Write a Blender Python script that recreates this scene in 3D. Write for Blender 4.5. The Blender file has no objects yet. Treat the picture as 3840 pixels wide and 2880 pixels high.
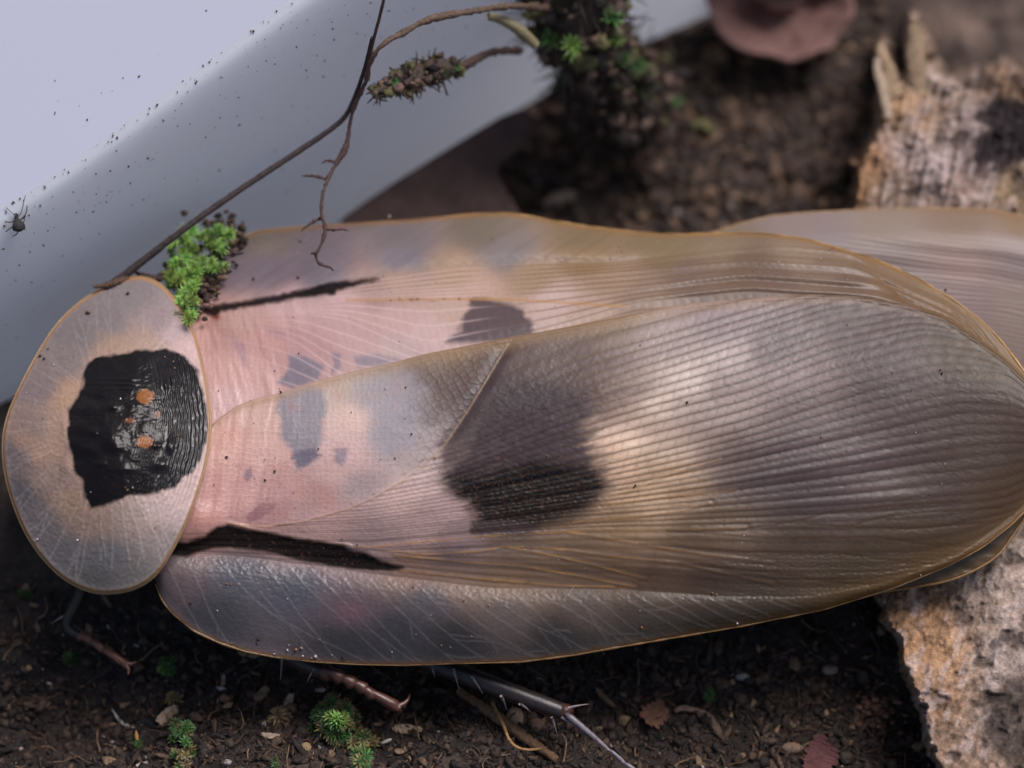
import bpy, math, random
import numpy as np
random.seed(7); RNG = np.random.default_rng(11)

# ------------------------------------------------------------------ camera, world, light
S = bpy.context.scene
PPU = 480.0                      # photograph pixels per centimetre at the focus distance (1 unit = 1 cm)
TILT = math.radians(25.0)
DIST = 28.0
FOC = np.array([0.0, 0.0, 1.0])
FWD = np.array([0.0, math.sin(TILT), -math.cos(TILT)])
UP = np.array([0.0, math.cos(TILT), math.sin(TILT)])
RIGHT = np.array([1.0, 0.0, 0.0])
CAM = FOC - FWD * DIST
cd = bpy.data.cameras.new("camera"); cam = bpy.data.objects.new("camera", cd)
S.collection.objects.link(cam); S.camera = cam
cam.location = CAM.tolist(); cam.rotation_euler = (TILT, 0, 0)
cd.sensor_width = 36.0; cd.lens = 36.0 * DIST / 8.0
cd.clip_start = 1.0; cd.clip_end = 400.0
cd.dof.use_dof = True; cd.dof.focus_distance = DIST - 0.12; cd.dof.aperture_fstop = 0.17

SUN_EL, SUN_AZ = 60.0, -42.0     # from behind the insects (top of the picture), to the right
W = bpy.data.worlds.new("World"); S.world = W; W.use_nodes = True
wn = W.node_tree; bg = wn.nodes["Background"]
sky = wn.nodes.new("ShaderNodeTexSky"); sky.sky_type = 'NISHITA'; sky.sun_disc = False
sky.sun_elevation = math.radians(SUN_EL); sky.sun_rotation = math.radians(-SUN_AZ)
sky.dust_density = 4.0; sky.air_density = 1.0; sky.ozone_density = 1.0
wn.links.new(sky.outputs[0], bg.inputs[0]); bg.inputs[1].default_value = 0.075
ld = bpy.data.lights.new("sun", 'SUN'); sun = bpy.data.objects.new("sun", ld); S.collection.objects.link(sun)
ld.energy = 2.1; ld.angle = math.radians(30); ld.color = (1.0, 0.955, 0.97)
sun.rotation_euler = (math.radians(90 - SUN_EL) * -1, 0, math.radians(SUN_AZ))
S.view_settings.view_transform = 'Standard'; S.view_settings.look = 'None'
S.view_settings.exposure = 0.52; S.view_settings.gamma = 1.0
S.cycles.use_denoising = True
S.cycles.max_bounces = 6

# ------------------------------------------------------------------ helpers
def P(px, py, z):
    """point on the photograph's line of sight (px, py) at height z"""
    px = np.asarray(px, float); py = np.asarray(py, float); z = np.asarray(z, float)
    xs = (px - 1920.0) / PPU; ys = (1440.0 - py) / PPU
    d = FWD * DIST + xs[..., None] * RIGHT + ys[..., None] * UP
    k = (z - CAM[2]) / d[..., 2]
    return CAM + d * k[..., None]

def to_px(p):
    v = np.asarray(p) - CAM
    dz = v @ FWD
    return 1920 + PPU * DIST * (v @ RIGHT) / dz, 1440 - PPU * DIST * (v @ UP) / dz

def lin(c):
    c = np.asarray(c, float) / 255.0
    return np.where(c <= 0.04045, c / 12.92, ((c + 0.055) / 1.055) ** 2.4)

def hsh(i, j, k=0):
    h = np.sin(i * 127.1 + j * 311.7 + k * 74.7) * 43758.5453
    return h - np.floor(h)

def vnoise(x, y, k=0):
    x0 = np.floor(x); y0 = np.floor(y); fx = x - x0; fy = y - y0
    fx = fx * fx * fx * (fx * (fx * 6 - 15) + 10); fy = fy * fy * fy * (fy * (fy * 6 - 15) + 10)
    a = hsh(x0, y0, k); b = hsh(x0 + 1, y0, k); c = hsh(x0, y0 + 1, k); d = hsh(x0 + 1, y0 + 1, k)
    return (a + (b - a) * fx) * (1 - fy) + (c + (d - c) * fx) * fy

def fbm(x, y, k=0, o=4):
    s = 0; a = 0.5; t = 0
    for i in range(o):
        s = s + a * vnoise(x, y, k + i * 13); t += a; a *= 0.5
        x, y = x * 1.9 + y * 0.35 + 11.3, y * 1.9 - x * 0.18 + 5.7
    return s / t * 2 - 1

def cells(x, y, k=0):
    """distance to the nearest cell border of an irregular net, and the cell's hash"""
    xi = np.floor(x); yi = np.floor(y)
    f1 = np.full(x.shape, 9.0); f2 = np.full(x.shape, 9.0); idv = np.zeros(x.shape)
    for dx in (-1, 0, 1):
        for dy in (-1, 0, 1):
            cx = xi + dx; cy = yi + dy
            qx = cx + 0.2 + 0.6 * hsh(cx, cy, k); qy = cy + 0.2 + 0.6 * hsh(cx, cy, k + 5)
            d = np.hypot(x - qx, y - qy)
            m = d < f1
            f2 = np.where(m, f1, np.minimum(f2, d)); f1 = np.where(m, d, f1)
            idv = np.where(m, hsh(cx, cy, k + 9), idv)
    return f2 - f1, idv

def sstep(a, b, x):
    t = np.clip((x - a) / (b - a), 0, 1); return t * t * (3 - 2 * t)

def polysd(px, py, pts):
    """signed distance to a polygon, negative inside"""
    d = np.full(px.shape, 1e9); ins = np.zeros(px.shape, bool); n = len(pts)
    for i in range(n):
        ax, ay = pts[i]; bx, by = pts[(i + 1) % n]
        ex, ey = bx - ax, by - ay; L = ex * ex + ey * ey + 1e-9
        t = np.clip(((px - ax) * ex + (py - ay) * ey) / L, 0, 1)
        d = np.minimum(d, np.hypot(px - ax - t * ex, py - ay - t * ey))
        c = ((ay > py) != (by > py)) & (px < (bx - ax) * (py - ay) / ((by - ay) + 1e-9) + ax)
        ins ^= c
    return np.where(ins, -d, d)

def linesd(px, py, pts):
    d = np.full(px.shape, 1e9)
    for (ax, ay), (bx, by) in zip(pts[:-1], pts[1:]):
        ex, ey = bx - ax, by - ay; L = ex * ex + ey * ey + 1e-9
        t = np.clip(((px - ax) * ex + (py - ay) * ey) / L, 0, 1)
        d = np.minimum(d, np.hypot(px - ax - t * ex, py - ay - t * ey))
    return d

def smooth_curve(pts, n=400, passes=3):
    """x->y table, lightly smoothed"""
    pts = np.array(pts, float); x = np.linspace(pts[0, 0], pts[-1, 0], n); y = np.interp(x, pts[:, 0], pts[:, 1])
    k = np.ones(9) / 9
    for _ in range(passes):
        yp = np.concatenate([2 * y[0] - y[4:0:-1], y, 2 * y[-1] - y[-2:-6:-1]]); y = np.convolve(yp, k, 'valid')
    return x, y

def smooth_loop(pts, n=500, rounds=3, closed=True):
    p = np.array(pts, float)
    for _ in range(rounds):
        if closed:
            q = np.roll(p, -1, 0); a = p * 0.75 + q * 0.25; b = p * 0.25 + q * 0.75
            p = np.stack([a, b], 1).reshape(-1, p.shape[1])
        else:
            q = p[1:]; r = p[:-1]
            m = np.stack([r * 0.75 + q * 0.25, r * 0.25 + q * 0.75], 1).reshape(-1, p.shape[1])
            p = np.concatenate([p[:1], m, p[-1:]])
    pp = np.concatenate([p, p[:1]]) if closed else p
    s = np.concatenate([[0], np.cumsum(np.linalg.norm(np.diff(pp, axis=0), axis=1))])
    t = np.linspace(0, s[-1], n + 1 if closed else n)
    out = np.stack([np.interp(t, s, pp[:, i]) for i in range(p.shape[1])], 1)
    return out[:-1] if closed else out

def idw(px, py, pts, eps=38.0, pw=2.1):
    num = np.zeros(px.shape + (3,)); den = np.zeros(px.shape)
    for x, y, c in pts:
        w = 1.0 / ((px - x) ** 2 + ((py - y) * 1.25) ** 2 + eps * eps) ** pw
        den += w; l = lin(c)
        for i in range(3): num[..., i] += w * l[i]
    return num / den[..., None]

def mix(a, b, t):
    b = np.asarray(b, float)
    return a * (1 - t[..., None]) + b * t[..., None]

def raw_mesh(name, V, F4, col=None, mat=None, parent=None, F3=None, rough=None, spec=None):
    me = bpy.data.meshes.new(name)
    V = np.ascontiguousarray(V.reshape(-1, 3), dtype=np.float32)
    n4 = 0 if F4 is None else len(F4); n3 = 0 if F3 is None else len(F3)
    me.vertices.add(len(V)); me.vertices.foreach_set("co", V.ravel())
    idx = []; st = []; o = 0
    if n4: idx.append(np.asarray(F4, np.int32).ravel()); st.append(np.arange(n4) * 4); o = n4 * 4
    if n3: idx.append(np.asarray(F3, np.int32).ravel()); st.append(o + np.arange(n3) * 3)
    idx = np.concatenate(idx); st = np.concatenate(st).astype(np.int32)
    me.loops.add(len(idx)); me.loops.foreach_set("vertex_index", idx)
    me.polygons.add(n4 + n3); me.polygons.foreach_set("loop_start", st)
    me.polygons.foreach_set("use_smooth", np.ones(n4 + n3, bool))
    me.update(calc_edges=True)
    if col is not None:
        a = me.color_attributes.new("vertex_colour", 'FLOAT_COLOR', 'POINT')
        c = np.ones((len(V), 4), np.float32); c[:, :3] = np.clip(col.reshape(-1, 3), 0.002, 1)
        if spec is not None: c[:, 3] = np.broadcast_to(spec, col.shape[:-1]).reshape(-1)
        else: c[:, 3] = 0.35
        a.data.foreach_set("color", c.ravel())
    if rough is not None:
        a = me.attributes.new("gloss", 'FLOAT', 'POINT'); a.data.foreach_set("value", rough.reshape(-1).astype(np.float32))
    if mat: me.materials.append(mat)
    ob = bpy.data.objects.new(name, me); S.collection.objects.link(ob)
    if parent is not None: ob.parent = parent
    return ob

def grid_faces(ny, nx, wrap=False):
    i = np.arange(ny - 1)[:, None]; j = np.arange(nx if wrap else nx - 1)[None, :]; j2 = (j + 1) % nx
    a = i * nx + j; b = i * nx + j2; c = (i + 1) * nx + j2; d = (i + 1) * nx + j
    return np.stack([a, d, c, b], -1).reshape(-1, 4)

class MB:
    """gathers pieces of one mesh"""
    def __init__(s): s.v = []; s.f4 = []; s.f3 = []; s.c = []; s.n = 0
    def add(s, V, F, col=(0.5, 0.5, 0.5)):
        V = np.asarray(V, float).reshape(-1, 3); F = np.asarray(F)
        (s.f4 if F.shape[1] == 4 else s.f3).append(F + s.n)
        c = np.asarray(col, float); c = np.broadcast_to(c, V.shape) if c.ndim == 1 else c
        s.v.append(V); s.c.append(c); s.n += len(V)
    def tube(s, pts, rad, sides=8, col=(0.5, 0.5, 0.5), wob=0.0, flat=1.0):
        pts = np.asarray(pts, float); n = len(pts); rad = np.broadcast_to(np.asarray(rad, float), (n,))
        T = np.gradient(pts, axis=0); T /= np.linalg.norm(T, axis=1)[:, None] + 1e-9
        ref = np.array([0.1, 0.2, 1.0]); A = np.cross(T, ref); A /= np.linalg.norm(A, axis=1)[:, None] + 1e-9
        B = np.cross(A, T)
        th = np.arange(sides) * 2 * math.pi / sides
        r = rad[:, None] * (1 + wob * RNG.uniform(-1, 1, (n, sides)))
        V = pts[:, None] + A[:, None] * (np.cos(th) * r)[..., None] + B[:, None] * (np.sin(th) * r * flat)[..., None]
        c = np.asarray(col, float)
        if c.ndim == 2: c = np.repeat(c, sides, 0)
        s.add(V, grid_faces(n, sides, True)[:, ::-1], c)
        b = s.n - n * sides
        for o, rv in ((0, False), ((n - 1) * sides, True)):
            f = [(b + o, b + o + k, b + o + k + 1) for k in range(1, sides - 1)]
            s.f3.append(np.array([t[::-1] for t in f] if rv else f))
    def blob(s, c, r, col, k=0, seg=8, ring=6, amp=0.3, rot=None):
        th = np.arange(seg) * 2 * math.pi / seg; ph = np.linspace(0.02, math.pi - 0.02, ring)
        x = np.sin(ph)[:, None] * np.cos(th); y = np.sin(ph)[:, None] * np.sin(th); z = np.cos(ph)[:, None] + 0 * th
        V = np.stack([x, y, z], -1)
        V = V * (1 + amp * (RNG.uniform(-1, 1, V.shape[:2])))[..., None] * np.asarray(r)
        if rot is not None: V = V @ np.asarray(rot).T
        s.add(V + np.asarray(c), grid_faces(ring, seg, True), col)
    def build(s, name, mat, parent=None):
        F4 = np.concatenate(s.f4) if s.f4 else None; F3 = np.concatenate(s.f3) if s.f3 else None
        return raw_mesh(name, np.concatenate(s.v), F4, np.concatenate(s.c), mat, parent, F3)

def rotm(ax, ay, az):
    cx, sx, cy, sy, cz, sz = math.cos(ax), math.sin(ax), math.cos(ay), math.sin(ay), math.cos(az), math.sin(az)
    return np.array([[cz, -sz, 0], [sz, cz, 0], [0, 0, 1]]) @ np.array([[cy, 0, sy], [0, 1, 0], [-sy, 0, cy]]) @ np.array([[1, 0, 0], [0, cx, -sx], [0, sx, cx]])

def spline3(pts, n=30):
    return smooth_loop(np.array(pts, float), n, 3, closed=False)

def tag(o, label=None, cat=None, group=None, kind=None):
    if label: o["label"] = label
    if cat: o["category"] = cat
    if group: o["group"] = group
    if kind: o["kind"] = kind
    return o

def empty(name, loc, label, cat, group=None):
    o = bpy.data.objects.new(name, None); S.collection.objects.link(o); o.empty_display_size = 0.2
    o.location = [float(v) for v in loc]; tag(o, label, cat, group)
    bpy.context.view_layer.update()
    return o

def under(child, root):
    """parent keeping the child's world placement (all roots are unrotated)"""
    child.parent = root; child.matrix_parent_inverse = root.matrix_world.inverted()
    return child

# ------------------------------------------------------------------ materials
def mat(name, rough=0.5, sub=0.0, subr=(0.1, 0.06, 0.04), spec=0.5, bump=(), colnoise=None, gain=1.0, coat=0.0, glossattr=False, alpha=None, base=None, var=None, trans=0.0):
    m = bpy.data.materials.new(name); m.use_nodes = True; nt = m.node_tree; N = nt.nodes; L = nt.links
    b = N["Principled BSDF"]
    tc = N.new("ShaderNodeTexCoord")
    if base is None:
        a = N.new("ShaderNodeAttribute"); a.attribute_name = "vertex_colour"; col = a.outputs["Color"]
    else:
        rgb = N.new("ShaderNodeRGB"); rgb.outputs[0].default_value = (*base, 1); col = rgb.outputs[0]
    def noise(scale, det=4, ro=0.6):
        n = N.new("ShaderNodeTexNoise"); n.inputs["Scale"].default_value = scale
        n.inputs["Detail"].default_value = det; n.inputs["Roughness"].default_value = ro
        L.new(tc.outputs["Object"], n.inputs["Vector"]); return n.outputs["Fac"]
    if colnoise:
        for sc, lo, hi in colnoise:
            mr = N.new("ShaderNodeMapRange"); mr.inputs[1].default_value = 0.3; mr.inputs[2].default_value = 0.7
            mr.inputs[3].default_value = lo; mr.inputs[4].default_value = hi
            L.new(noise(sc), mr.inputs[0])
            mx = N.new("ShaderNodeVectorMath"); mx.operation = 'SCALE'
            L.new(col, mx.inputs[0]); L.new(mr.outputs[0], mx.inputs["Scale"]); col = mx.outputs[0]
    if var:
        oi = N.new("ShaderNodeObjectInfo"); hs = N.new("ShaderNodeHueSaturation")
        for inp, lo, hi in (("Hue", 0.5 - var[0], 0.5 + var[0]), ("Value", 1 - var[1], 1 + var[1])):
            mr = N.new("ShaderNodeMapRange"); mr.inputs[3].default_value = lo; mr.inputs[4].default_value = hi
            L.new(oi.outputs["Random"], mr.inputs[0]); L.new(mr.outputs[0], hs.inputs[inp])
        L.new(col, hs.inputs["Color"]); col = hs.outputs[0]
    if gain != 1.0:
        mx = N.new("ShaderNodeVectorMath"); mx.operation = 'SCALE'; mx.inputs["Scale"].default_value = gain
        L.new(col, mx.inputs[0]); col = mx.outputs[0]
    L.new(col, b.inputs["Base Color"])
    b.inputs["Roughness"].default_value = rough
    if glossattr:
        g = N.new("ShaderNodeAttribute"); g.attribute_name = "gloss"; L.new(g.outputs["Fac"], b.inputs["Roughness"])
    b.inputs["Specular IOR Level"].default_value = spec
    if glossattr: L.new(a.outputs["Alpha"], b.inputs["Specular IOR Level"])
    if trans:
        tr = N.new("ShaderNodeBsdfTranslucent"); L.new(col, tr.inputs["Color"]); ms = N.new("ShaderNodeMixShader"); ms.inputs[0].default_value = trans
        L.new(b.outputs[0], ms.inputs[1]); L.new(tr.outputs[0], ms.inputs[2]); L.new(ms.outputs[0], N["Material Output"].inputs["Surface"])
    b.inputs["Subsurface Weight"].default_value = sub; b.inputs["Subsurface Radius"].default_value = subr
    b.inputs["Subsurface Scale"].default_value = 1.0
    b.inputs["Coat Weight"].default_value = coat; b.inputs["Coat Roughness"].default_value = 0.15
    if alpha is not None: b.inputs["Alpha"].default_value = alpha
    prev = None
    for sc, st in bump:
        bn = N.new("ShaderNodeBump"); bn.inputs["Strength"].default_value = st; bn.inputs["Distance"].default_value = 0.02
        L.new(noise(sc, 3), bn.inputs["Height"])
        if prev: L.new(prev, bn.inputs["Normal"])
        prev = bn.outputs[0]
    if prev: L.new(prev, b.inputs["Normal"])
    return m

M_WING = mat("wing_membrane", glossattr=True, sub=0.12, subr=(0.05, 0.03, 0.025), spec=0.55, bump=((140, 0.03),), colnoise=((30, 0.95, 1.05),))
M_SHIELD = mat("shield_cuticle", glossattr=True, sub=0.15, subr=(0.06, 0.04, 0.03), spec=0.42, bump=((60, 0.08),), colnoise=((40, 0.93, 1.07),))
M_RIM = mat("amber_rim", rough=0.32, sub=0.2, subr=(0.06, 0.03, 0.01), bump=((60, 0.2),), colnoise=((12, 0.75, 1.2),))
M_LEG = mat("leg_chitin", rough=0.38, spec=0.6, bump=((70, 0.15),), colnoise=((25, 0.6, 1.4),))
M_BODY = mat("body_chitin", rough=0.4, base=(0.08, 0.045, 0.03))
M_SOIL = mat("soil", rough=0.72, spec=0.35, bump=((12, 0.5), (45, 0.7), (120, 0.5)), colnoise=((3, 0.6, 1.5), (20, 0.55, 1.6), (90, 0.7, 1.4)))
M_CRUMB = mat("soil_crumb", rough=0.6, spec=0.4, bump=((60, 0.6), (160, 0.4)), colnoise=((50, 0.6, 1.5),))
M_WOOD = mat("rotten_wood", rough=0.85, spec=0.2, bump=((18, 0.4), (60, 0.5)), colnoise=((12, 0.8, 1.25), (40, 0.72, 1.35)))
M_CHIP = mat("wood_chip", rough=0.75, spec=0.3, bump=((70, 0.5),), colnoise=((35, 0.7, 1.3), (120, 0.8, 1.2)))
M_ROOT = mat("root_bark", rough=0.7, spec=0.3, bump=((60, 0.6),), colnoise=((30, 0.6, 1.5),))
M_MOSS = mat("moss_leaf", rough=0.45, sub=0.25, subr=(0.02, 0.03, 0.01), spec=0.45, var=(0.03, 0.35))
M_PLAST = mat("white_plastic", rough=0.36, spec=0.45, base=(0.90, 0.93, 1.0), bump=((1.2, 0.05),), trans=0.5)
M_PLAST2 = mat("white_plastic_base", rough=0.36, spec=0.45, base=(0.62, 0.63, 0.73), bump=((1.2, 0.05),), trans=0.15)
M_DARK = mat("dark_debris", rough=0.8, colnoise=((40, 0.6, 1.4),))

# ------------------------------------------------------------------ ground
def ground_z(x, y, fine=True):
    px = 1920 + x * PPU; py = 1440 - (y * math.cos(TILT)) * PPU     # rough picture position, only for the lie of the land
    z = -0.62 + 0.62 * np.exp(-(((px - 1250) / 1100) ** 2 + ((py - 2900) / 620) ** 2))
    z = z - 1.0 * sstep(1450, 700, py) - 0.25 * sstep(2100, 2420, py) * sstep(900, 100, px) * sstep(2900, 2300, py)
    z = z - 0.12 * np.exp(-((py - 2350) / 200) ** 2)
    z = z + 0.16 * fbm(x * 0.9, y * 0.9, 3, 3) + 0.07 * fbm(x * 3.1, y * 3.1, 21, 3)
    if fine:
        z = z + 0.05 * np.abs(fbm(x * 9, y * 9, 31, 3)) + 0.022 * fbm(x * 24, y * 24, 37, 2)
    return z

def ground_hit(px, py, lift=0.0):
    z = -0.3
    for _ in range(8):
        p = P(px, py, z + lift); z = float(ground_z(p[0:1], p[1:2])[0])
    return P(px, py, z + lift)

def ground_hits(px, py, lift=0.0):
    z = np.full(len(px), -0.3)
    for _ in range(8):
        p = P(px, py, z + lift); z = ground_z(p[:, 0], p[:, 1])
    return P(px, py, z + lift)

xs = np.linspace(-13, 13, 620); ys = np.concatenate([np.linspace(-7, -1.2, 240), np.linspace(-1.18, 22, 190)])
X, Y = np.meshgrid(xs, ys); Z = ground_z(X, Y)
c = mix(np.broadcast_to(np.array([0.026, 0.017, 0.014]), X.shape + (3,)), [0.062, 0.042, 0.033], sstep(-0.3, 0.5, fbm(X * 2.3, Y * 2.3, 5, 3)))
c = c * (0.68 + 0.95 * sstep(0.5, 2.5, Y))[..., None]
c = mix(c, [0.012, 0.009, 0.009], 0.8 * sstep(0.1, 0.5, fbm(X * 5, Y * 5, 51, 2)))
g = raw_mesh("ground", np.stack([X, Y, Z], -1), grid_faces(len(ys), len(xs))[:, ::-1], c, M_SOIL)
tag(g, kind="structure")

# ------------------------------------------------------------------ wings of the first insect
X0, X1 = 560.0, 3990.0
YT = smooth_curve([(560, 2090), (640, 1880), (700, 1740), (796, 1588), (881, 1524), (941, 1500), (1062, 1470), (1182, 1431), (1303, 1398), (1484, 1356), (1604, 1325), (1733, 1300), (1931, 1262), (2163, 1219), (2329, 1186), (2528, 1146), (2700, 1126), (2817, 1117), (3034, 1103), (3215, 1110), (3396, 1141), (3540, 1190), (3649, 1262), (3758, 1340), (3840, 1420), (3920, 1520), (3990, 1665)], 900, 2)
YB = smooth_curve([(560, 2100), (581, 2180), (602, 2241), (642, 2295), (724, 2363), (825, 2410), (920, 2441), (1042, 2464), (1178, 2480), (1348, 2490), (1517, 2493), (1720, 2486), (1955, 2480), (2150, 2455), (2346, 2420), (2770, 2348), (3087, 2285), (3344, 2206), (3553, 2123), (3692, 2046), (3797, 1963), (3880, 1875), (3950, 1780), (3990, 1670)], 900, 1)
YF = smooth_curve([(560, 2085), (700, 2075), (900, 2085), (1200, 2125), (1503, 2165), (1856, 2205), (2300, 2210), (2700, 2235), (3000, 2240), (3300, 2190), (3600, 2080), (3840, 1900), (3990, 1690)], 600, 5)
def f_of(tab, x): return np.interp(x, tab[0], tab[1])

def sint(px, xs_, ys_):
    return f_of(smooth_curve(list(zip(xs_, ys_)), 160, 6), px)
def near_base_z(px, py):
    yt = f_of(YT, px); yb = f_of(YB, px); yf = np.minimum(f_of(YF, px), yb - 8)
    a = np.clip((py - yt) / np.maximum(yf - yt, 10), 0, 1)
    b = np.clip((py - yf) / np.maximum(yb - yf, 10), 0, 1)
    z0 = sint(px, [300, 560, 900, 1500, 2400, 3000, 3500, 3840, 3990, 4200], [0.9, 0.94, 1.0, 1.09, 1.15, 1.13, 1.09, 1.05, 1.03, 1.0])
    dr = sint(px, [300, 560, 900, 1500, 2400, 3000, 3500, 3990, 4200], [0.1, 0.12, 0.22, 0.30, 0.35, 0.34, 0.30, 0.2, 0.18])
    z = z0 - 1.25 * dr * a ** 2.1 + 0.015 * np.exp(-((a - 0.25) / 0.2) ** 2)
    dm = sint(px, [300, 560, 900, 1500, 2400, 3000, 3500, 3990, 4200], [0.1, 0.13, 0.26, 0.34, 0.26, 0.14, 0.05, 0.0, 0.0])
    z = z - dm * (0.10 * b + 0.90 * b ** 1.95)
    z = z - 0.020 * np.exp(-((py - yf + 20) / 60) ** 2) * sstep(3300, 2700, px)       # fold groove
    z = z + 0.012 * np.exp(-((yb - py) / 22) ** 2)
    z = z + 0.02 * fbm(px / 500, py / 350, 2, 2)
    return z

FUR = np.array([(2010, 1180), (1918, 1268), (1870, 1345), (1819, 1431), (1750, 1545), (1666, 1668), (1600, 1735), (1514, 1801), (1410, 1862), (1303, 1910), (1122, 1958), (989, 1976), (860, 1962)], float)
def fur_x(py): return np.interp(py, FUR[:-1][::1, 1], FUR[:-1][::1, 0])

GUID = [
 ([(560, 1700), (1500, 1330), (1800, 1215), (2200, 1095), (2600, 1010), (3200, 930), (3600, 1000), (3990, 1300)], 4),
 ([(560, 1850), (1400, 1640), (1750, 1560), (1950, 1440), (2163, 1345), (2528, 1245), (2745, 1180), (3100, 1080), (3500, 1080), (3990, 1400)], 4),
 ([(560, 1900), (1500, 1730), (1779, 1663), (2064, 1530), (2395, 1411), (2800, 1285), (3106, 1180), (3400, 1130), (3700, 1210), (3990, 1480)], 5),
 ([(560, 1940), (1400, 1850), (1686, 1795), (1998, 1689), (2329, 1583), (2800, 1464), (3106, 1345), (3468, 1250), (3700, 1290), (3990, 1560)], 4),
 ([(560, 1970), (1400, 1910), (1733, 1855), (2130, 1776), (2462, 1696), (2800, 1610), (3179, 1490), (3540, 1395), (3790, 1400), (3990, 1620)], 4),
 ([(560, 1990), (1400, 1960), (1786, 1908), (2197, 1842), (2528, 1782), (2800, 1723), (3179, 1640), (3613, 1545), (3840, 1560), (3990, 1650)], 4),
 ([(560, 2005), (1400, 1995), (1800, 1955), (2263, 1895), (2661, 1850), (3034, 1800), (3468, 1735), (3830, 1690), (3990, 1690)], 3),
 ([(560, 2020), (1400, 2025), (1800, 1985), (2197, 1950), (2800, 1915), (2968, 1905), (3344, 1880), (3760, 1840), (3990, 1730)], 3),
 ([(560, 2032), (1178, 2040), (1381, 2052), (1652, 2026), (1800, 2012), (2197, 1990), (2800, 1985), (3200, 1985), (3500, 1980), (3840, 1910), (3990, 1770)], 3),
 ([(560, 2045), (1400, 2075), (1788, 2071), (2000, 2080), (2300, 2090), (2648, 2105), (2996, 2125), (3344, 2120), (3620, 2080), (3990, 1830)], 3),
 ([(560, 2060), (1449, 2100), (1720, 2124), (2000, 2140), (2300, 2150), (2650, 2175), (2996, 2200), (3300, 2190), (3600, 2120), (3990, 1880)], 3),
 ([(560, 2080), (1503, 2160), (1856, 2210), (2300, 2225), (2650, 2260), (2900, 2330), (3200, 2330), (3990, 2100)], 3),
]
def psi_field(px, py, guid):
    ys_ = [f_of(smooth_curve(g_, 500, 5), px) for g_, n in guid]
    for i in range(1, len(ys_)): ys_[i] = np.maximum(ys_[i], ys_[i - 1] + 10)
    psi = np.zeros(px.shape); sp = np.full(px.shape, 36.0)
    for i in range(len(ys_) - 1):
        w = np.clip((py - ys_[i]) / (ys_[i + 1] - ys_[i]), 0, 1); psi += guid[i][1] * w
        sp = np.where((py > ys_[i]) & (py <= ys_[i + 1]), (ys_[i + 1] - ys_[i]) / guid[i][1], sp)
    psi += np.minimum(py - ys_[0], 0) / 34.0 + np.maximum(py - ys_[-1], 0) / 34.0
    return psi, sp

def venation(px, py, psi, sp, skew, L0=46.0, k=0):
    """pillowed cells between long veins and jittered cross veins -> pillow height 0..1, long-vein mask, cross-vein mask"""
    wob = 0.04 * fbm(px / 60, py / 60, 61 + k, 2)
    ps = psi + wob
    row = np.floor(ps); fr = ps - row
    dl = np.minimum(fr, 1 - fr) * sp
    long_v = np.exp(-(dl / 4.2) ** 2)
    s = (px - skew * py) / (L0 * (0.75 + 0.5 * hsh(row, 3.0, k))) + 7.3 * hsh(row, 1.0, k)
    cI = np.floor(s); b0 = cI + 0.5 * hsh(cI, row, k + 1) - 0.25; b1 = cI + 1 + 0.5 * hsh(cI + 1, row, k + 1) - 0.25
    tilt = 0.25 * (hsh(cI, row, k + 2) - 0.5) * (fr - 0.5)
    dc = np.minimum(np.abs(s - b0 + tilt), np.abs(s - b1 + tilt)) * L0
    cross = np.exp(-(dc / 3.8) ** 2)
    pil = (1 - np.exp(-(dl / (0.24 * sp)) ** 2)) * (1 - np.exp(-(dc / 9.0) ** 2))
    return pil, long_v, cross

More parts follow.
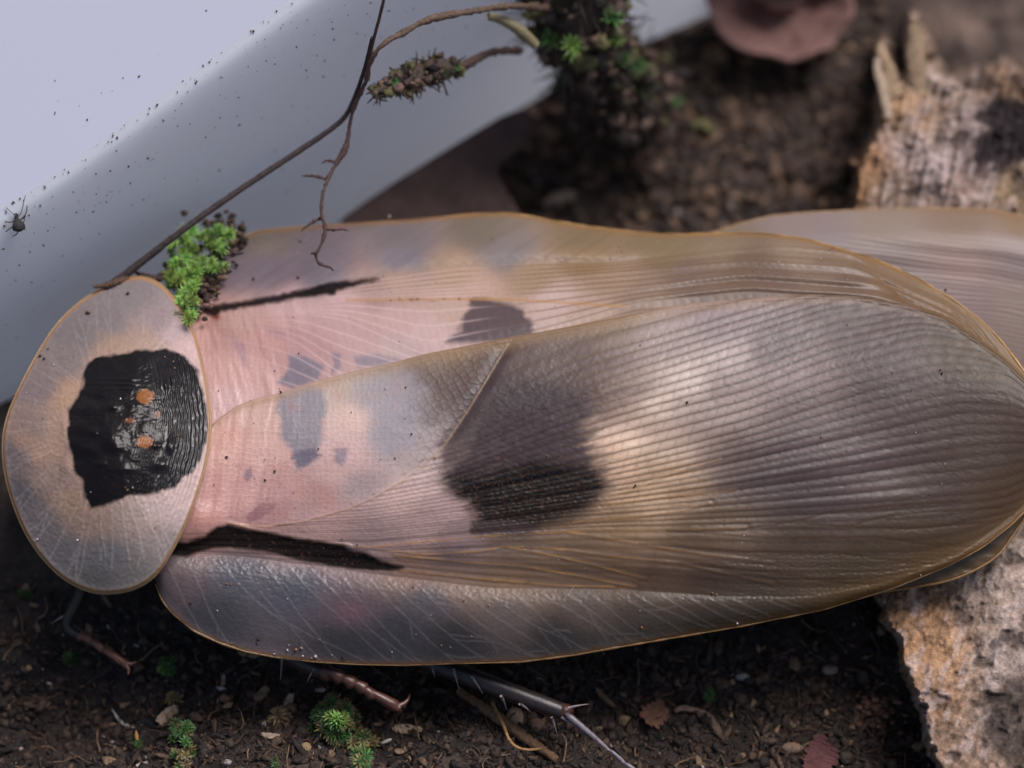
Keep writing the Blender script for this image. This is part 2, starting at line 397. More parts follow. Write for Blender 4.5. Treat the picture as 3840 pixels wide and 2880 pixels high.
NEAR = [(850,1650,(205,165,150)),(800,1850,(196,155,145)),(720,1950,(186,140,128)),(900,1850,(198,158,148)),(1000,1700,(208,172,160)),(980,1570,(200,170,155)),
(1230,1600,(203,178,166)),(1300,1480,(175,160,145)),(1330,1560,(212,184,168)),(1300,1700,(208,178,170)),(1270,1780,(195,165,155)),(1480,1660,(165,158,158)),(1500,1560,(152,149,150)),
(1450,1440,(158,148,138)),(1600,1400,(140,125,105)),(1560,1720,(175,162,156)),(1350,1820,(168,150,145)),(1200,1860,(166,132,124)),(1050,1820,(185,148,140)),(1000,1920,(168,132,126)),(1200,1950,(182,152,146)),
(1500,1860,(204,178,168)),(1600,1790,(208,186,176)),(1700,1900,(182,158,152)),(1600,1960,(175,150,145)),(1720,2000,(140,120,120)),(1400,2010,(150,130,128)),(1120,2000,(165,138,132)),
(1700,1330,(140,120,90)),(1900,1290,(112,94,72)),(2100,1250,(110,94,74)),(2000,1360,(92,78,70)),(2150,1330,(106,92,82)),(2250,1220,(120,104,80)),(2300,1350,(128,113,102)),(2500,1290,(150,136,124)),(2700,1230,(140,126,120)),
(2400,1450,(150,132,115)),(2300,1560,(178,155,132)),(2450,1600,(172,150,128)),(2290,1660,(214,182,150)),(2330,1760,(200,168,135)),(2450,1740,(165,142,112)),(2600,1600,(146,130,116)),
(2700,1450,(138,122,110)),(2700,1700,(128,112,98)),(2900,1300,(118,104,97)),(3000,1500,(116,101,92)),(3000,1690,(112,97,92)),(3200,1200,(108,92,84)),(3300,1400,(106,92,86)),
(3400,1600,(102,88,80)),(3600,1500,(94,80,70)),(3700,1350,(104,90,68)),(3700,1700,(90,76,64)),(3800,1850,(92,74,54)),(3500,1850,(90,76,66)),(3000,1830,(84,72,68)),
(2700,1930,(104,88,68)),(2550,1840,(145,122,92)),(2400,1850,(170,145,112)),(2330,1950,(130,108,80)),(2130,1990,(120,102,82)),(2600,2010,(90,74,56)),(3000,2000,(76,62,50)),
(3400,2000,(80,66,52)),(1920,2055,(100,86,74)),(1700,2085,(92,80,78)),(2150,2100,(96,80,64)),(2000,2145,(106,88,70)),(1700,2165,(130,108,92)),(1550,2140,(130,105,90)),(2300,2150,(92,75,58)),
(2450,2185,(74,58,45)),(2650,2190,(66,52,42)),(2950,2150,(80,66,52)),(3250,2130,(78,66,50)),(3500,2080,(82,66,46)),(1900,2195,(120,98,78)),  # first dark points put the shade along the fold into the colour
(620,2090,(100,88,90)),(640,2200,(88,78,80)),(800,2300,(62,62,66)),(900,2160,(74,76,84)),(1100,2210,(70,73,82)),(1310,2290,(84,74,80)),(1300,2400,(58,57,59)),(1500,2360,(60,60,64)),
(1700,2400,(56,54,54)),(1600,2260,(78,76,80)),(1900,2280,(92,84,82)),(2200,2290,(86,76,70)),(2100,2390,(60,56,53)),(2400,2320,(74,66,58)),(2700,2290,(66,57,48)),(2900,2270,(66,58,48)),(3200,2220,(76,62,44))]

def pix(ox, oy, sc, pts): return [(ox + x * sc, oy + y * sc) for x, y in pts]
R3 = lambda pts: pix(1600, 1000, 0.663, pts)
R2 = lambda pts: pix(700, 1000, 0.6027, pts)
R5 = lambda pts: pix(500, 1800, 0.678, pts)
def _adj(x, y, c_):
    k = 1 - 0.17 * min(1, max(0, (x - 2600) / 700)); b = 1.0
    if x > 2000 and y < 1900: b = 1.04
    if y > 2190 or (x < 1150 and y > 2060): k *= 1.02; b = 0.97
    if 2150 < x < 3150 and y < 1560: k *= 1.02  # slight lift of these points, sheen painted into the colour
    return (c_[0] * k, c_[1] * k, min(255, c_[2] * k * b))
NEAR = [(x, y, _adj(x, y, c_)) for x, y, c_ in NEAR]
NEAR += [(2300,1620,(236,212,186)),(2450,1530,(220,202,182)),(2600,1430,(204,188,174)),(2720,1330,(178,164,154)),(2700,1560,(160,146,136)),(2520,1780,(176,150,120)),(2750,1700,(100,87,83)),(3000,1740,(78,66,66)),(3250,1700,(86,73,72)),(2950,1400,(142,127,120)),(2550,1640,(176,158,140)),(2380,1660,(228,206,180)),(2300,1720,(226,196,164)),(2480,1690,(190,170,148)),(2560,1560,(176,160,148)),(2350,1560,(190,170,152)),(2420,1860,(186,160,126)),(2850,1790,(84,73,72)),(3050,1860,(78,67,66)),(2760,1800,(96,84,80)),(3200,1760,(92,80,78))]  # cream streak: own pale tone plus sheen painted into the colour
NEAR_PATCH = [  # polygon, colour, edge softness px, feather px along veins, strength
 (R3([(-90, 560), (60, 600), (330, 470), (560, 430), (820, 470), (1000, 560), (1150, 690), (1100, 780), (930, 900), (900, 1000), (950, 1130), (600, 1200), (120, 1160), (200, 1000), (110, 940), (-40, 730)]), (84, 68, 64), 130, 40, 0.95),
 (R3([(340, 640), (700, 650), (960, 740), (900, 880), (900, 1000), (960, 1130), (1030, 1220), (960, 1320), (880, 1380), (700, 1420), (400, 1450), (300, 1420), (240, 1320), (130, 1240), (110, 1130), (230, 1010), (150, 960)]), (50, 38, 43), 62, 30, 0.94),
 (R3([(260, 1180), (600, 1100), (930, 1150), (1020, 1220), (960, 1320), (880, 1390), (560, 1500), (280, 1500), (290, 1400), (230, 1330), (140, 1250), (110, 1170)]), (6, 5, 6), 46, 22, 0.97),
 (R3([(250, 1440), (560, 1440), (640, 1480), (540, 1510), (250, 1520)]), (58, 48, 50), 10, 8, 0.9),
 (R3([(70, 1000), (150, 930), (330, 640), (400, 480), (470, 500), (400, 700), (300, 900), (230, 1020), (170, 1090), (110, 1110)]), (70, 58, 58), 22, 10, 0.75),
 (R2([(590, 790), (760, 745), (850, 770), (870, 860), (850, 980), (830, 1080), (800, 1160), (770, 1220), (680, 1260), (670, 1160), (600, 1080), (590, 960), (560, 880)]), (136, 134, 138), 20, 8, 0.9),
 (R2([(650, 1160), (790, 1130), (840, 1170), (740, 1240), (680, 1250)]), (104, 100, 112), 12, 8, 0.8),
 (R2([(920, 1130), (990, 1130), (990, 1200), (950, 1250), (920, 1190)]), (140, 132, 138), 12, 6, 0.85),
 (R2([(1080, 720), (1400, 650), (1500, 760), (1350, 1000), (1420, 1090), (1250, 1150), (1120, 1080), (1150, 950), (1050, 850)]), (152, 148, 150), 45, 14, 0.75),
 (R2([(360, 1270), (400, 1250), (410, 1300), (370, 1340)]), (120, 108, 118), 10, 4, 0.8),
 (R2([(370, 1550), (470, 1470), (560, 1480), (480, 1560), (380, 1590)]), (142, 104, 106), 8, 4, 0.8),
 (R2([(1000, 1320), (1250, 1300), (1150, 1400), (950, 1430)]), (150, 138, 135), 40, 10, 0.6),
]
STREAK = R5([(230, 345), (300, 350), (400, 318), (470, 262), (520, 250), (640, 280), (760, 298), (900, 328), (1050, 348), (1160, 366), (1185, 384), (1290, 410), (1370, 455), (1500, 487), (1400, 500), (1250, 492), (1100, 474), (950, 448), (800, 412), (700, 388), (550, 372), (450, 372), (350, 398), (290, 420), (215, 412)])
AMB = [
 [(860, 1962), (1000, 2000), (1178, 2032), (1381, 2052), (1652, 2026), (1800, 2012), (2197, 1990), (2500, 1988), (2800, 1980)],
 [(2150, 1960), (2197, 1952), (2400, 1938), (2560, 1912), (2661, 1888)],
 [(2270, 1866), (2400, 1830), (2462, 1796), (2600, 1752), (2700, 1722)],
 [(2263, 1895), (2480, 1865), (2661, 1852), (2760, 1835)],
 [(1400, 2056), (1600, 2080), (1800, 2066), (1892, 2050), (2076, 2056), (2300, 2086), (2540, 2110), (2700, 2146), (2900, 2190)],
 [(1480, 2080), (1720, 2106), (1950, 2122), (2150, 2156), (2380, 2200)],
 [(2130, 1994), (2400, 2040), (2650, 2080), (2900, 2110)],
 [(1892, 2050), (2000, 2068), (2200, 2112), (2420, 2170)],
 [(1500, 2140), (1800, 2170), (2100, 2196), (2300, 2200)],
]
DARKV = [[(2800, 1980), (2968, 1962), (3150, 1975), (3400, 1985), (3700, 1960)], [(2968, 1962), (3100, 1925), (3300, 1900), (3600, 1880)],
 [(3180, 1975), (3330, 1935), (3500, 1920), (3750, 1905)], [(2500, 1990), (2900, 2020), (3290, 2015), (3500, 2045), (3650, 2050)], [(2540, 2110), (2900, 2150), (3100, 2180), (3300, 2200)],
 [(2400, 2040), (2800, 2070), (3150, 2075), (3400, 2110), (3520, 2120)]]

def margin_lines(n, x0, x1, a0, a1, y_from, y_to, k, sgn=1):
    out = []
    r = random.Random(k)
    for i in range(n):
        t = i / (n - 1); x = x0 + (x1 - x0) * t + r.uniform(-22, 22); y = float(f_of(y_from, x)) + sgn * 12
        ang = math.radians(a0 + (a1 - a0) * t + r.uniform(-2, 2)); L = [(x, y)]
        while len(L) < 40:
            ang += math.radians(r.uniform(-4, 4)) * 1.0 - math.radians(0.6)
            x += 26 * math.cos(ang); y += sgn * 26 * math.sin(ang); L.append((x, y))
            if sgn * (y - float(f_of(y_to, x))) > -16: break
            if r.random() < 0.06 and len(L) > 3:
                bx, by, ba = x, y, ang + math.radians(r.choice((-28, 30))); B = [(bx, by)]
                for _ in range(r.randint(3, 6)):
                    ba += math.radians(r.uniform(-12, 8)); bx += 24 * math.cos(ba); by += sgn * 24 * math.sin(ba)
                    if sgn * (by - float(f_of(y_to, bx))) > -14: break
                    B.append((bx, by))
                if len(B) > 1: out.append(B)
        out.append(L)
    return out

def field_lines(px, py, lines, sel, reach=30):
    """distance to a family of lines, evaluated near each line only"""
    d = np.full(px.shape, 1e3)
    for L in lines:
        a = np.array(L)
        m = sel & (px > a[:, 0].min() - reach) & (px < a[:, 0].max() + reach) & (py > a[:, 1].min() - reach) & (py < a[:, 1].max() + reach)
        if m.any():
            dd = linesd(px[m], py[m], L); d[m] = np.minimum(d[m], dd)
    return d

def near_wing(parent):
    nx, ny = 900, 380
    t = np.linspace(0, 1, nx); gx = X0 + (X1 - X0) * (t - 0.035 * np.sin(2 * math.pi * t) / 1.0 * 0.6)
    yt = f_of(YT, gx); yb = f_of(YB, gx)
    v = np.linspace(0, 1, ny)[:, None]
    px = np.broadcast_to(gx, (ny, nx)).copy(); py = yt + (yb - yt) * v
    yf = np.minimum(f_of(YF, px), yb - 6)
    z = near_base_z(px, py)
    psi, sp = psi_field(px, py, GUID)
    clav = sstep(8, -8, px - fur_x(py)) * (py < 2005)
    clav = clav * sstep(2005, 1975, py)
    marg = sstep(-25, 25, py - yf) * sstep(3500, 2900, px)
    field = (1 - clav) * (1 - marg)
    pil, lv, cr = venation(px, py, psi, sp, -0.32, 47, 0)
    # base net of the claval field
    u = (px * 0.86 - py * 0.5); w_ = (px * 0.5 + py * 0.86)
    cs = np.interp(px, [700, 1000, 1500, 1700], [17, 19, 24, 27])
    e1, id1 = cells(px / 22.0 + 0.25 * fbm(px / 130, py / 130, 8, 2), py / 20.0 + 0.25 * fbm(px / 110, py / 110, 9, 2), 3)
    e2, id2 = cells(u / 30.0, w_ / 24.0, 4)
    dk = sstep(1380, 1620, px)
    e = e1 * (1 - dk) + e2 * dk
    net = np.exp(-(e / 0.15) ** 2)
    # heights
    fine = np.interp(px, [1500, 2000, 2600, 3500, 3990], [0.3, 0.8, 1.0, 0.9, 0.5]) * np.interp(py, [1850, 2000], [1, 0.55])
    corr = (-np.cos(psi * 2 * math.pi) * 0.00045 + np.cos(psi * math.pi) * 0.0007 + 0.0016 * np.cos(psi * math.pi * 0.5 + 1)) * (0.6 + 0.8 * vnoise(psi * 0.7, px / 400, 88))
    ridg = sstep(2350, 2700, px) * np.exp(-((py - (1800 + (px - 2900) * -0.03)) / 130) ** 2) * sstep(3700, 3300, px)
    ampc = 0.45 + 2.6 * ridg + 0.5 * sstep(1950, 2030, py) + 1.2 * np.exp(-((px - 1950) / 350) ** 2 - ((py - 1880) / 120) ** 2)
    z += field * (0.0011 * fine * (pil - 0.6) + 0.0000 * lv + 0.0006 * cr * (1 - 0.5 * lv) * fine + corr * ampc)
    z += clav * (1 - marg) * (0.0018 * net + 0.0024 * fbm(px / 70, py / 40, 17, 3))
    # creases across the pink base, like skin over the body
    z += clav * 0.010 * fbm(px / 34 + py / 160, py / 240, 71, 2) * sstep(1250, 850, px)
    rag = sstep(1780, 1500, px) * 0.5 + 0.35
    z += field * (rag + 0.6 * np.exp(-((px - 1950) / 300) ** 2 - ((py - 1900) / 130) ** 2)) * 0.0022 * fbm(px / 12, py / 8, 18, 2)
    # furrow
    df = linesd(px, py, FUR.tolist()); z += 0.003 * np.exp(-(df / 4) ** 2) - 0.012 * np.exp(-(df / 22) ** 2) * sstep(1900, 1600, py)
    # amber stems
    am = np.zeros(px.shape); near = (py > 1650) & (px > 820)
    da = field_lines(px, py, AMB, near); da = da + 1.5 * fbm(px / 30, py / 30, 83, 1); am = np.exp(-(da / 2.6) ** 2) * np.interp(px, [2100, 2800], [1, 0.35]) * (0.2 + 0.8 * vnoise(px / 60, py / 20, 84))
    z += 0.0014 * np.exp(-(da / 5) ** 2) - 0.002 * np.exp(-((da - 12) / 8) ** 2)
    dd_ = field_lines(px, py, DARKV, near); z += -0.0012 * np.exp(-(dd_ / 6) ** 2)
    # margin field: wrinkles and pale oblique veins
    ml = margin_lines(26, 610, 2950, 62, 22, YF, YB, 5)
    dm = field_lines(px, py, ml, py > yf - 40)
    wr = fbm((px + py * 0.7) / 17, (py - px * 0.35) / 8.5, 29, 3); gr = fbm(px / 8.0, py / 8.0, 41, 2)
    z += marg * (0.0016 * wr * np.interp(px, [600, 900, 2000, 2700], [0.35, 1, 0.9, 0.4]) + 0.0009 * gr + 0.001 * np.exp(-(dm / 4) ** 2))
    tipm = sstep(2500, 2900, px) * sstep(1990, 2120, py)
    tn, _ = cells(px / 24.0 + py / 90, py / 15.0, 14); z += tipm * 0.0018 * (sstep(0.0, 0.4, tn))
    # streak: a sunk black bar
    sd = polysd(px + 7 * fbm(px / 40, py / 40, 6, 2), py + 3 * fbm(px / 40, py / 40, 7, 2), STREAK)
    z -= 0.016 * sstep(14, -26, sd); z += 0.005 * np.exp(-((py - f_of((np.array(STREAK)[[4,5,6,8,9,11]][:, 0], np.array(STREAK)[[4,5,6,8,9,11]][:, 1]), px) + 8) / 9) ** 2) * (px < 1320) * (px > 850)
    # pink lobe at the root
    z += 0.03 * np.exp(-((px - 760) / 70) ** 2 - ((py - 1950) / 60) ** 2)
    # ---------------- pigment, with some sheen and fold shade painted in
    qx = px + 9 * fbm(px / 50, py / 50, 90, 2); qy = py + 9 * fbm(px / 50, py / 50, 91, 2)
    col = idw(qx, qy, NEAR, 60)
    for poly, cc, soft, fea, st in NEAR_PATCH:
        off = fea * fbm(psi * 1.7, px / 60, 93, 2) if True else 0
        s_ = polysd(px + 1.2 * off + 5 * fbm(px / 9, py / 9, 94, 2), py - 0.3 * off, poly)
        col = mix(col, lin(cc), st * sstep(soft, -soft * 0.8, s_))
    dark = sstep(0.10, 0.03, col.mean(-1))
    # long veins carry brown-amber, cross veins less
    vk = field * np.interp(px, [1700, 2300, 2700, 3990], [0.35, 0.8, 0.85, 0.7])
    amber_v = lin((104, 80, 54)); brown_v = lin((50, 38, 31))
    vc = amber_v[None, None] * (sstep(2900, 2400, px))[..., None] + brown_v[None, None] * (1 - sstep(2900, 2400, px))[..., None]
    lw = np.maximum(lv, 0.36 * np.exp(-((1 - np.abs(2 * (psi - np.floor(psi)) - 1)) / 0.42) ** 2)); tt = vk * lw * 0.92 * (1 - 0.7 * dark)
    col = col * (1 - tt[..., None]) + vc * tt[..., None]
    tt = vk * cr * 0.30 * (1 - 0.75 * dark); col = col * (1 - tt[..., None]) + vc * tt[..., None]
    col *= (1 + 0.09 * field * (1 - marg) * np.cos((psi - np.floor(psi) - 0.5) * 2 * math.pi) + 0.10 * field * (hsh(np.floor(psi), 5.0) - 0.5) + 0.12 * field * fbm(psi * 0.45, px / 420, 120, 3))[..., None]
    col *= (1 - 0.22 * clav * net * dk)[..., None]; col *= (1 + 0.10 * clav * net * (1 - dk))[..., None]
    ctone = clav * sstep(0.1, 0.6, fbm(px / 45, py / 45, 55, 3)); col = mix(col, lin((188, 132, 112)), 0.22 * ctone * (1 - dark) * (1 - dk))
    col = mix(col, lin((176, 134, 78)), 0.75 * am * (1 - 0.5 * dark)); col = mix(col, lin((62, 46, 30)), 0.6 * np.exp(-(dd_ / 5) ** 2))
    col = mix(col, lin((176, 146, 104)), 0.45 * np.exp(-(df / 3.6) ** 2) * (py > 1290))
    col = mix(col, lin((150, 146, 142)), 0.20 * marg * np.exp(-(dm / 2.8) ** 2)); col = col * (1 + 0.14 * marg * gr)[..., None]
    pk = np.exp(-((px - 1320) / 60) ** 2 - ((py - 2290) / 40) ** 2); col = mix(col, lin((110, 80, 84)), 0.6 * pk)
    col = mix(col, lin((14, 13, 13)), 0.97 * sstep(14, -6, sd))
    # inner edge: the doubled amber-yellow hem
    di = py - yt
    hem = np.exp(-(np.maximum(di - 14, 0) / np.interp(px, [800, 1500, 2400, 3300], [14, 26, 26, 16])) ** 2) * np.interp(px, [780, 900, 2600, 3300, 3600], [0.5, 0.8, 0.7, 0.35, 0.2])
    col = mix(col, lin((186, 150, 104)) if False else lin((168, 140, 108)), 0.62 * hem)
    z += 0.010 * np.exp(-(di / 14) ** 2) - 0.03 * np.exp(-(di / 5) ** 2)
    # outer edge
    do = yb - py; col = mix(col, lin((124, 84, 34)), 0.6 * np.exp(-(do / 10) ** 2))
    col = mix(col, lin((118, 92, 56)), 0.45 * np.exp(-(do / 60) ** 2) * sstep(2500, 3500, px))
    # freckles
    fr_ = sstep(0.80, 0.9, vnoise(px / 7, py / 7, 77)) * (py > 1700) * (py < 2120) * (px < 2400) * (px > 850); col = mix(col, lin((120, 84, 66)), 0.25 * fr_)
    rough = 0.33 + 0.08 * fbm(px / 30, py / 30, 12, 2) - 0.06 * marg + 0.05 * clav
    rough = np.where(sd < 0, 0.5, rough)
    pk_ = sstep(30, -30, polysd(px, py, NEAR_PATCH[2][0])); rough = rough + 0.03 * pk_
    rough = rough - 0.10 * pk_
    spec = 0.30 - 0.06 * pk_ - 0.15 * sstep(2500, 3400, px); spec = np.where(sd < 4, 0.03, spec); spec = np.where((di < 34) & (px > 850), 0.2, spec)
    return raw_mesh("forewing", P(px, py, z), grid_faces(ny, nx), vivid(col), M_WING, parent, rough=rough, spec=spec)

GAIN = 0.80
def vivid(c, k=1.04):
    L_ = (c @ np.array([0.3, 0.5, 0.2]))[..., None]; return np.clip(L_ + (c - L_) * k, 0.002, 1) * GAIN * np.array([1.02, 0.975, 1.01])
# upper wing
UT = smooth_curve([(640, 1215), (665, 1170), (700, 1110), (760, 1000), (815, 935), (885, 900), (972, 865), (1215, 845), (1390, 835), (1562, 825), (1700, 811), (1788, 803), (1892, 801), (1990, 812), (2083, 832), (2220, 852), (2344, 868), (2460, 878), (2600, 881), (2740, 876), (2853, 877), (2998, 892), (3121, 924), (3287, 975), (3432, 1040), (3577, 1127), (3685, 1206), (3772, 1300), (3840, 1395), (3920, 1510), (3985, 1640)], 900, 2)
UF = smooth_curve([(640, 1180), (760, 1160), (1000, 1120), (1200, 1090), (1420, 1045), (1700, 1005), (2000, 990), (2300, 985), (2600, 950), (2900, 925), (3200, 955), (3985, 1640)], 600, 4)
UG = [
 ([(640, 1180), (760, 1160), (1000, 1120), (1420, 1050), (1700, 1010), (2000, 995), (2300, 985), (2600, 950), (2900, 920), (3200, 945), (3600, 1130), (3985, 1620)], 3),
 ([(640, 1190), (900, 1165), (1200, 1115), (1500, 1085), (2000, 1045), (2400, 1010), (2800, 975), (3200, 1000), (3600, 1170), (3985, 1640)], 3),
 ([(640, 1200), (900, 1185), (1300, 1125), (1600, 1115), (2000, 1100), (2400, 1070), (2800, 1025), (3300, 1065), (3600, 1200), (3985, 1650)], 4),
 ([(640, 1210), (900, 1195), (1120, 1172), (1300, 1200), (1500, 1290), (1600, 1340), (2000, 1240), (2400, 1130), (2800, 1090), (3300, 1120), (3600, 1230), (3985, 1660)], 4),
 ([(640, 1230), (900, 1225), (1100, 1270), (1300, 1420), (1600, 1440), (2400, 1250), (3985, 1700)], 5),
 ([(640, 1400), (900, 1480), (1100, 1560), (1600, 1600), (3985, 1900)], 5),
]
UP_C = [(700,1200,(178,138,126)),(760,1260,(190,150,140)),(830,1210,(166,130,118)),(900,1210,(178,146,134)),(1100,1150,(186,156,150)),(1300,1150,(186,156,150)),(1000,1260,(186,148,138)),(900,1400,(202,166,155)),(850,1500,(208,178,170)),
(760,1400,(198,160,150)),(1150,1310,(176,142,138)),(1350,1250,(186,156,150)),(1500,1200,(190,162,153)),(1600,1250,(196,170,163)),(1500,1320,(186,165,158)),(1700,1150,(184,160,144)),(1800,1100,(182,155,136)),
(2080,1130,(190,168,156)),(2200,1170,(174,152,135)),(2400,1120,(142,122,100)),(2300,1050,(158,136,114)),(2600,1050,(118,100,84)),(2900,1050,(108,90,76)),(3200,1060,(104,86,72)),(1500,1060,(165,140,120)),
(1700,1030,(165,140,114)),(2000,1040,(160,138,112)),(1400,1085,(150,125,112)),(850,1010,(112,102,106)),(1000,1010,(112,102,106)),(1000,900,(118,108,98)),(1200,950,(114,105,108)),(1200,1020,(118,110,114)),
(1500,890,(118,110,108)),(1500,970,(124,118,122)),(1800,860,(118,108,94)),(1900,940,(128,120,116)),(2200,890,(126,112,90)),(2200,970,(142,120,90)),(2500,920,(126,108,76)),(2700,930,(132,114,88)),
(2800,1000,(108,90,72)),(3000,950,(136,118,94)),(3100,1010,(120,102,84)),(3300,1050,(116,95,72)),(3400,1110,(108,86,62)),(3600,1180,(104,80,50)),(3700,1280,(106,86,58)),(3840,1420,(106,84,54))]
UP_C = [(x, y, (c_[0], c_[1] * 1.02, c_[2] * 1.08) if x > 2350 else c_) for x, y, c_ in UP_C]
UP_PATCH = [
 (R3([(250, 178), (330, 182), (420, 200), (545, 245), (590, 310), (610, 385), (400, 425), (120, 430), (170, 380), (205, 320), (235, 250)]), (74, 62, 66), 16, 22, 0.92),
 (R2([(640, 550), (740, 560), (850, 620), (820, 700), (650, 760), (570, 722), (630, 640)]), (122, 116, 124), 10, 8, 0.92),
 (R2([(900, 540), (960, 540), (950, 640), (900, 670), (915, 600)]), (132, 120, 128), 9, 5, 0.85),
 (R2([(1050, 560), (1180, 545), (1330, 580), (1200, 610), (1080, 625)]), (134, 126, 134), 14, 8, 0.8),
 (R2([(280, 420), (350, 480), (380, 640), (340, 600), (300, 500)]), (150, 122, 128), 16, 6, 0.6),
 (R2([(480, 370), (640, 400), (640, 460), (500, 420)]), (158, 128, 130), 18, 6, 0.6),
]
USTREAK = R2([(60, 262), (120, 245), (300, 225), (500, 188), (700, 150), (850, 108), (1000, 92), (1200, 78), (1100, 105), (930, 148), (915, 172), (820, 182), (700, 196), (500, 228), (300, 262), (215, 275), (180, 318), (120, 292), (60, 285)])

def up_base_z(px, py):
    yt = f_of(UT, px); yf = np.maximum(f_of(UF, px), yt + 8); yi = f_of(YT, px)
    zi = near_base_z(px, yi) - 0.045
    a = np.clip((yi - py) / np.maximum(yi - yf, 10), -0.5, 1)
    b = np.clip((yf - py) / np.maximum(yf - yt, 10), 0, 1)
    drop = sint(px, [500, 900, 1500, 2400, 3000, 3600, 4100], [0.08, 0.16, 0.20, 0.20, 0.14, 0.06, 0.03])
    z = zi - drop * np.sign(a) * np.abs(a) ** 1.8
    dm = sint(px, [500, 900, 1500, 1900, 2400, 3000, 3600, 4100], [0.15, 0.34, 0.40, 0.34, 0.30, 0.14, 0.04, 0.0])
    z = z - dm * b ** 1.8 + 0.04 * np.exp(-((b - 0.3) / 0.22) ** 2) * sstep(900, 1400, px) * sstep(2700, 2100, px)
    return z

def upper_wing(parent):
    nx, ny = 760, 190
    gx = np.linspace(642, 3983, nx); yt = f_of(UT, gx); yb = np.maximum(f_of(YT, gx) + 70, yt + 3)
    yb = np.where(gx < 900, np.interp(gx, [640, 700, 796, 900], [1225, 1690, 1660, 1590]), yb)
    v = np.linspace(0, 1, ny)[:, None]; px = np.broadcast_to(gx, (ny, nx)).copy(); py = yt + (yb - yt) * v
    z = up_base_z(px, py); psi, sp = psi_field(px, py, UG)
    yf = f_of(UF, px); marg = sstep(12, -14, py - yf) * sstep(3200, 2500, px)
    base = sstep(1250, 950, px + (py - 1300) * 0.4)
    field = (1 - marg) * (1 - 0.7 * base)
    pil, lv, cr = venation(px, py, psi, sp, 0.25, 34, 40)
    fold = sstep(2250, 2650, px) * sstep(3500, 3100, px)
    z += field * (0.0012 * (pil - 0.5) + 0.0014 * lv + (0.0025 + 0.009 * fold) * np.cos(psi * math.pi * 0.66 + 0.6 * fbm(px / 300, py / 80, 44, 2)))
    e1, _ = cells(px / 20.0 + 0.3 * fbm(px / 90, py / 90, 8, 2), py / 15.0, 23); net = np.exp(-(e1 / 0.15) ** 2)
    z += base * (1 - marg) * (0.0036 * net + 0.012 * fbm((px - 0.3 * py) / 36, py / 210, 72, 2))
    ml = margin_lines(20, 760, 2600, -14, -24, UF, UT, 9, 1)
    z += marg * (0.002 * fbm(px / 24, py / 12, 29, 2))
    sd = polysd(px + 8 * fbm(px / 25, py / 25, 6, 2), py + 5 * fbm(px / 20, py / 20, 7, 2), USTREAK)
    z -= 0.014 * sstep(12, -18, sd)
    qx = px + 9 * fbm(px / 50, py / 50, 90, 2); qy = py + 7 * fbm(px / 50, py / 50, 91, 2)
    col = idw(qx, qy, UP_C, 32)
    for poly, cc, soft, fea, st in UP_PATCH:
        off = fea * fbm(psi * 1.7, px / 60, 95, 2)
        s_ = polysd(px + off + 5 * fbm(px / 9, py / 9, 94, 2), py, poly); col = mix(col, lin(cc), st * sstep(soft, -soft * 0.8, s_))
    col = mix(col, lin((214, 190, 182)), 0.42 * field * lv * sstep(1900, 1700, px) * (px > 820))
    col = mix(col, lin((112, 84, 54)), 0.55 * field * lv * sstep(1800, 2100, px)); col *= (1 - 0.05 * field * cr)[..., None]
    col = mix(col, lin((176, 132, 70)), 0.6 * np.exp(-(linesd(px, py, [(1300, 1125), (1600, 1122), (1900, 1122), (2000, 1128), (2200, 1140), (2350, 1150)]) / 5) ** 2))
    dots = np.exp(-(linesd(px, py, [(1500, 1122), (1620, 1124), (1760, 1122)]) / 6) ** 2) * sstep(0.55, 0.7, vnoise(px / 14, py / 14, 4)); col = mix(col, lin((90, 58, 48)), 0.7 * dots)
    streaks = fbm((px + 1.6 * py) / 26, (py - 0.45 * px) / 320, 66, 2); col *= (1 + 0.10 * marg * streaks)[..., None]
    col = mix(col, lin((13, 12, 14)), 0.96 * sstep(12, -8, sd))
    root = np.exp(-((px - 812) / 16) ** 2 - ((py - 1192) / 10) ** 2); col = mix(col, lin((120, 52, 20)), 0.8 * root)
    do = py - yt; col = mix(col, lin((150, 108, 48)), 0.6 * np.exp(-(do / 12) ** 2)); col = mix(col, lin((140, 118, 84)), 0.3 * np.exp(-(do / 70) ** 2) * sstep(1500, 2300, px))
    rough = 0.36 + 0.05 * fbm(px / 30, py / 30, 12, 2) + 0 * px
    return raw_mesh("forewing", P(px, py, z), grid_faces(ny, nx), vivid(col), M_WING, parent, rough=rough, spec=np.where(sd < 4, 0.03, 0.30))


roach = empty("cockroach", P(2300, 1600, 0.3), "large pale cockroach with black shield spot lying across the soil in front", "cockroach")
w1 = under(near_wing(None), roach); w1["label"] = "overlapping forewing with black patch and netted grey brown veins"
w2 = under(upper_wing(None), roach); w2["label"] = "underlying forewing, pink with small dark patch and wavy outer edge"

def rim(px, py, z, r, root, name="wing_rim", col=(0.26, 0.125, 0.03), sides=7, bias=0.0):
    m = MB(); pts = P(px, py, z); m.tube(pts, r * (0.55 + 0.9 * vnoise(px / 45, py / 45, 3)), sides, np.array(col) * (0.6 + 0.8 * vnoise(px / 90, py / 90, 7))[:, None]); o = m.build(name, M_RIM, None); return under(o, root)

t = np.linspace(585, 3988, 420); rim(t, f_of(YB, t) + 2, near_base_z(t, f_of(YB, t)) - 0.008, 0.0075 + 0.0025 * np.sin(t / 300), roach, col=(0.21, 0.11, 0.035))
t = np.linspace(650, 3980, 420); rim(t, f_of(UT, t) - 1, up_base_z(t, f_of(UT, t)) - 0.004, np.interp(t, [650, 1500, 2600, 3980], [0.006, 0.007, 0.011, 0.011]), roach, col=(0.27, 0.155, 0.055))

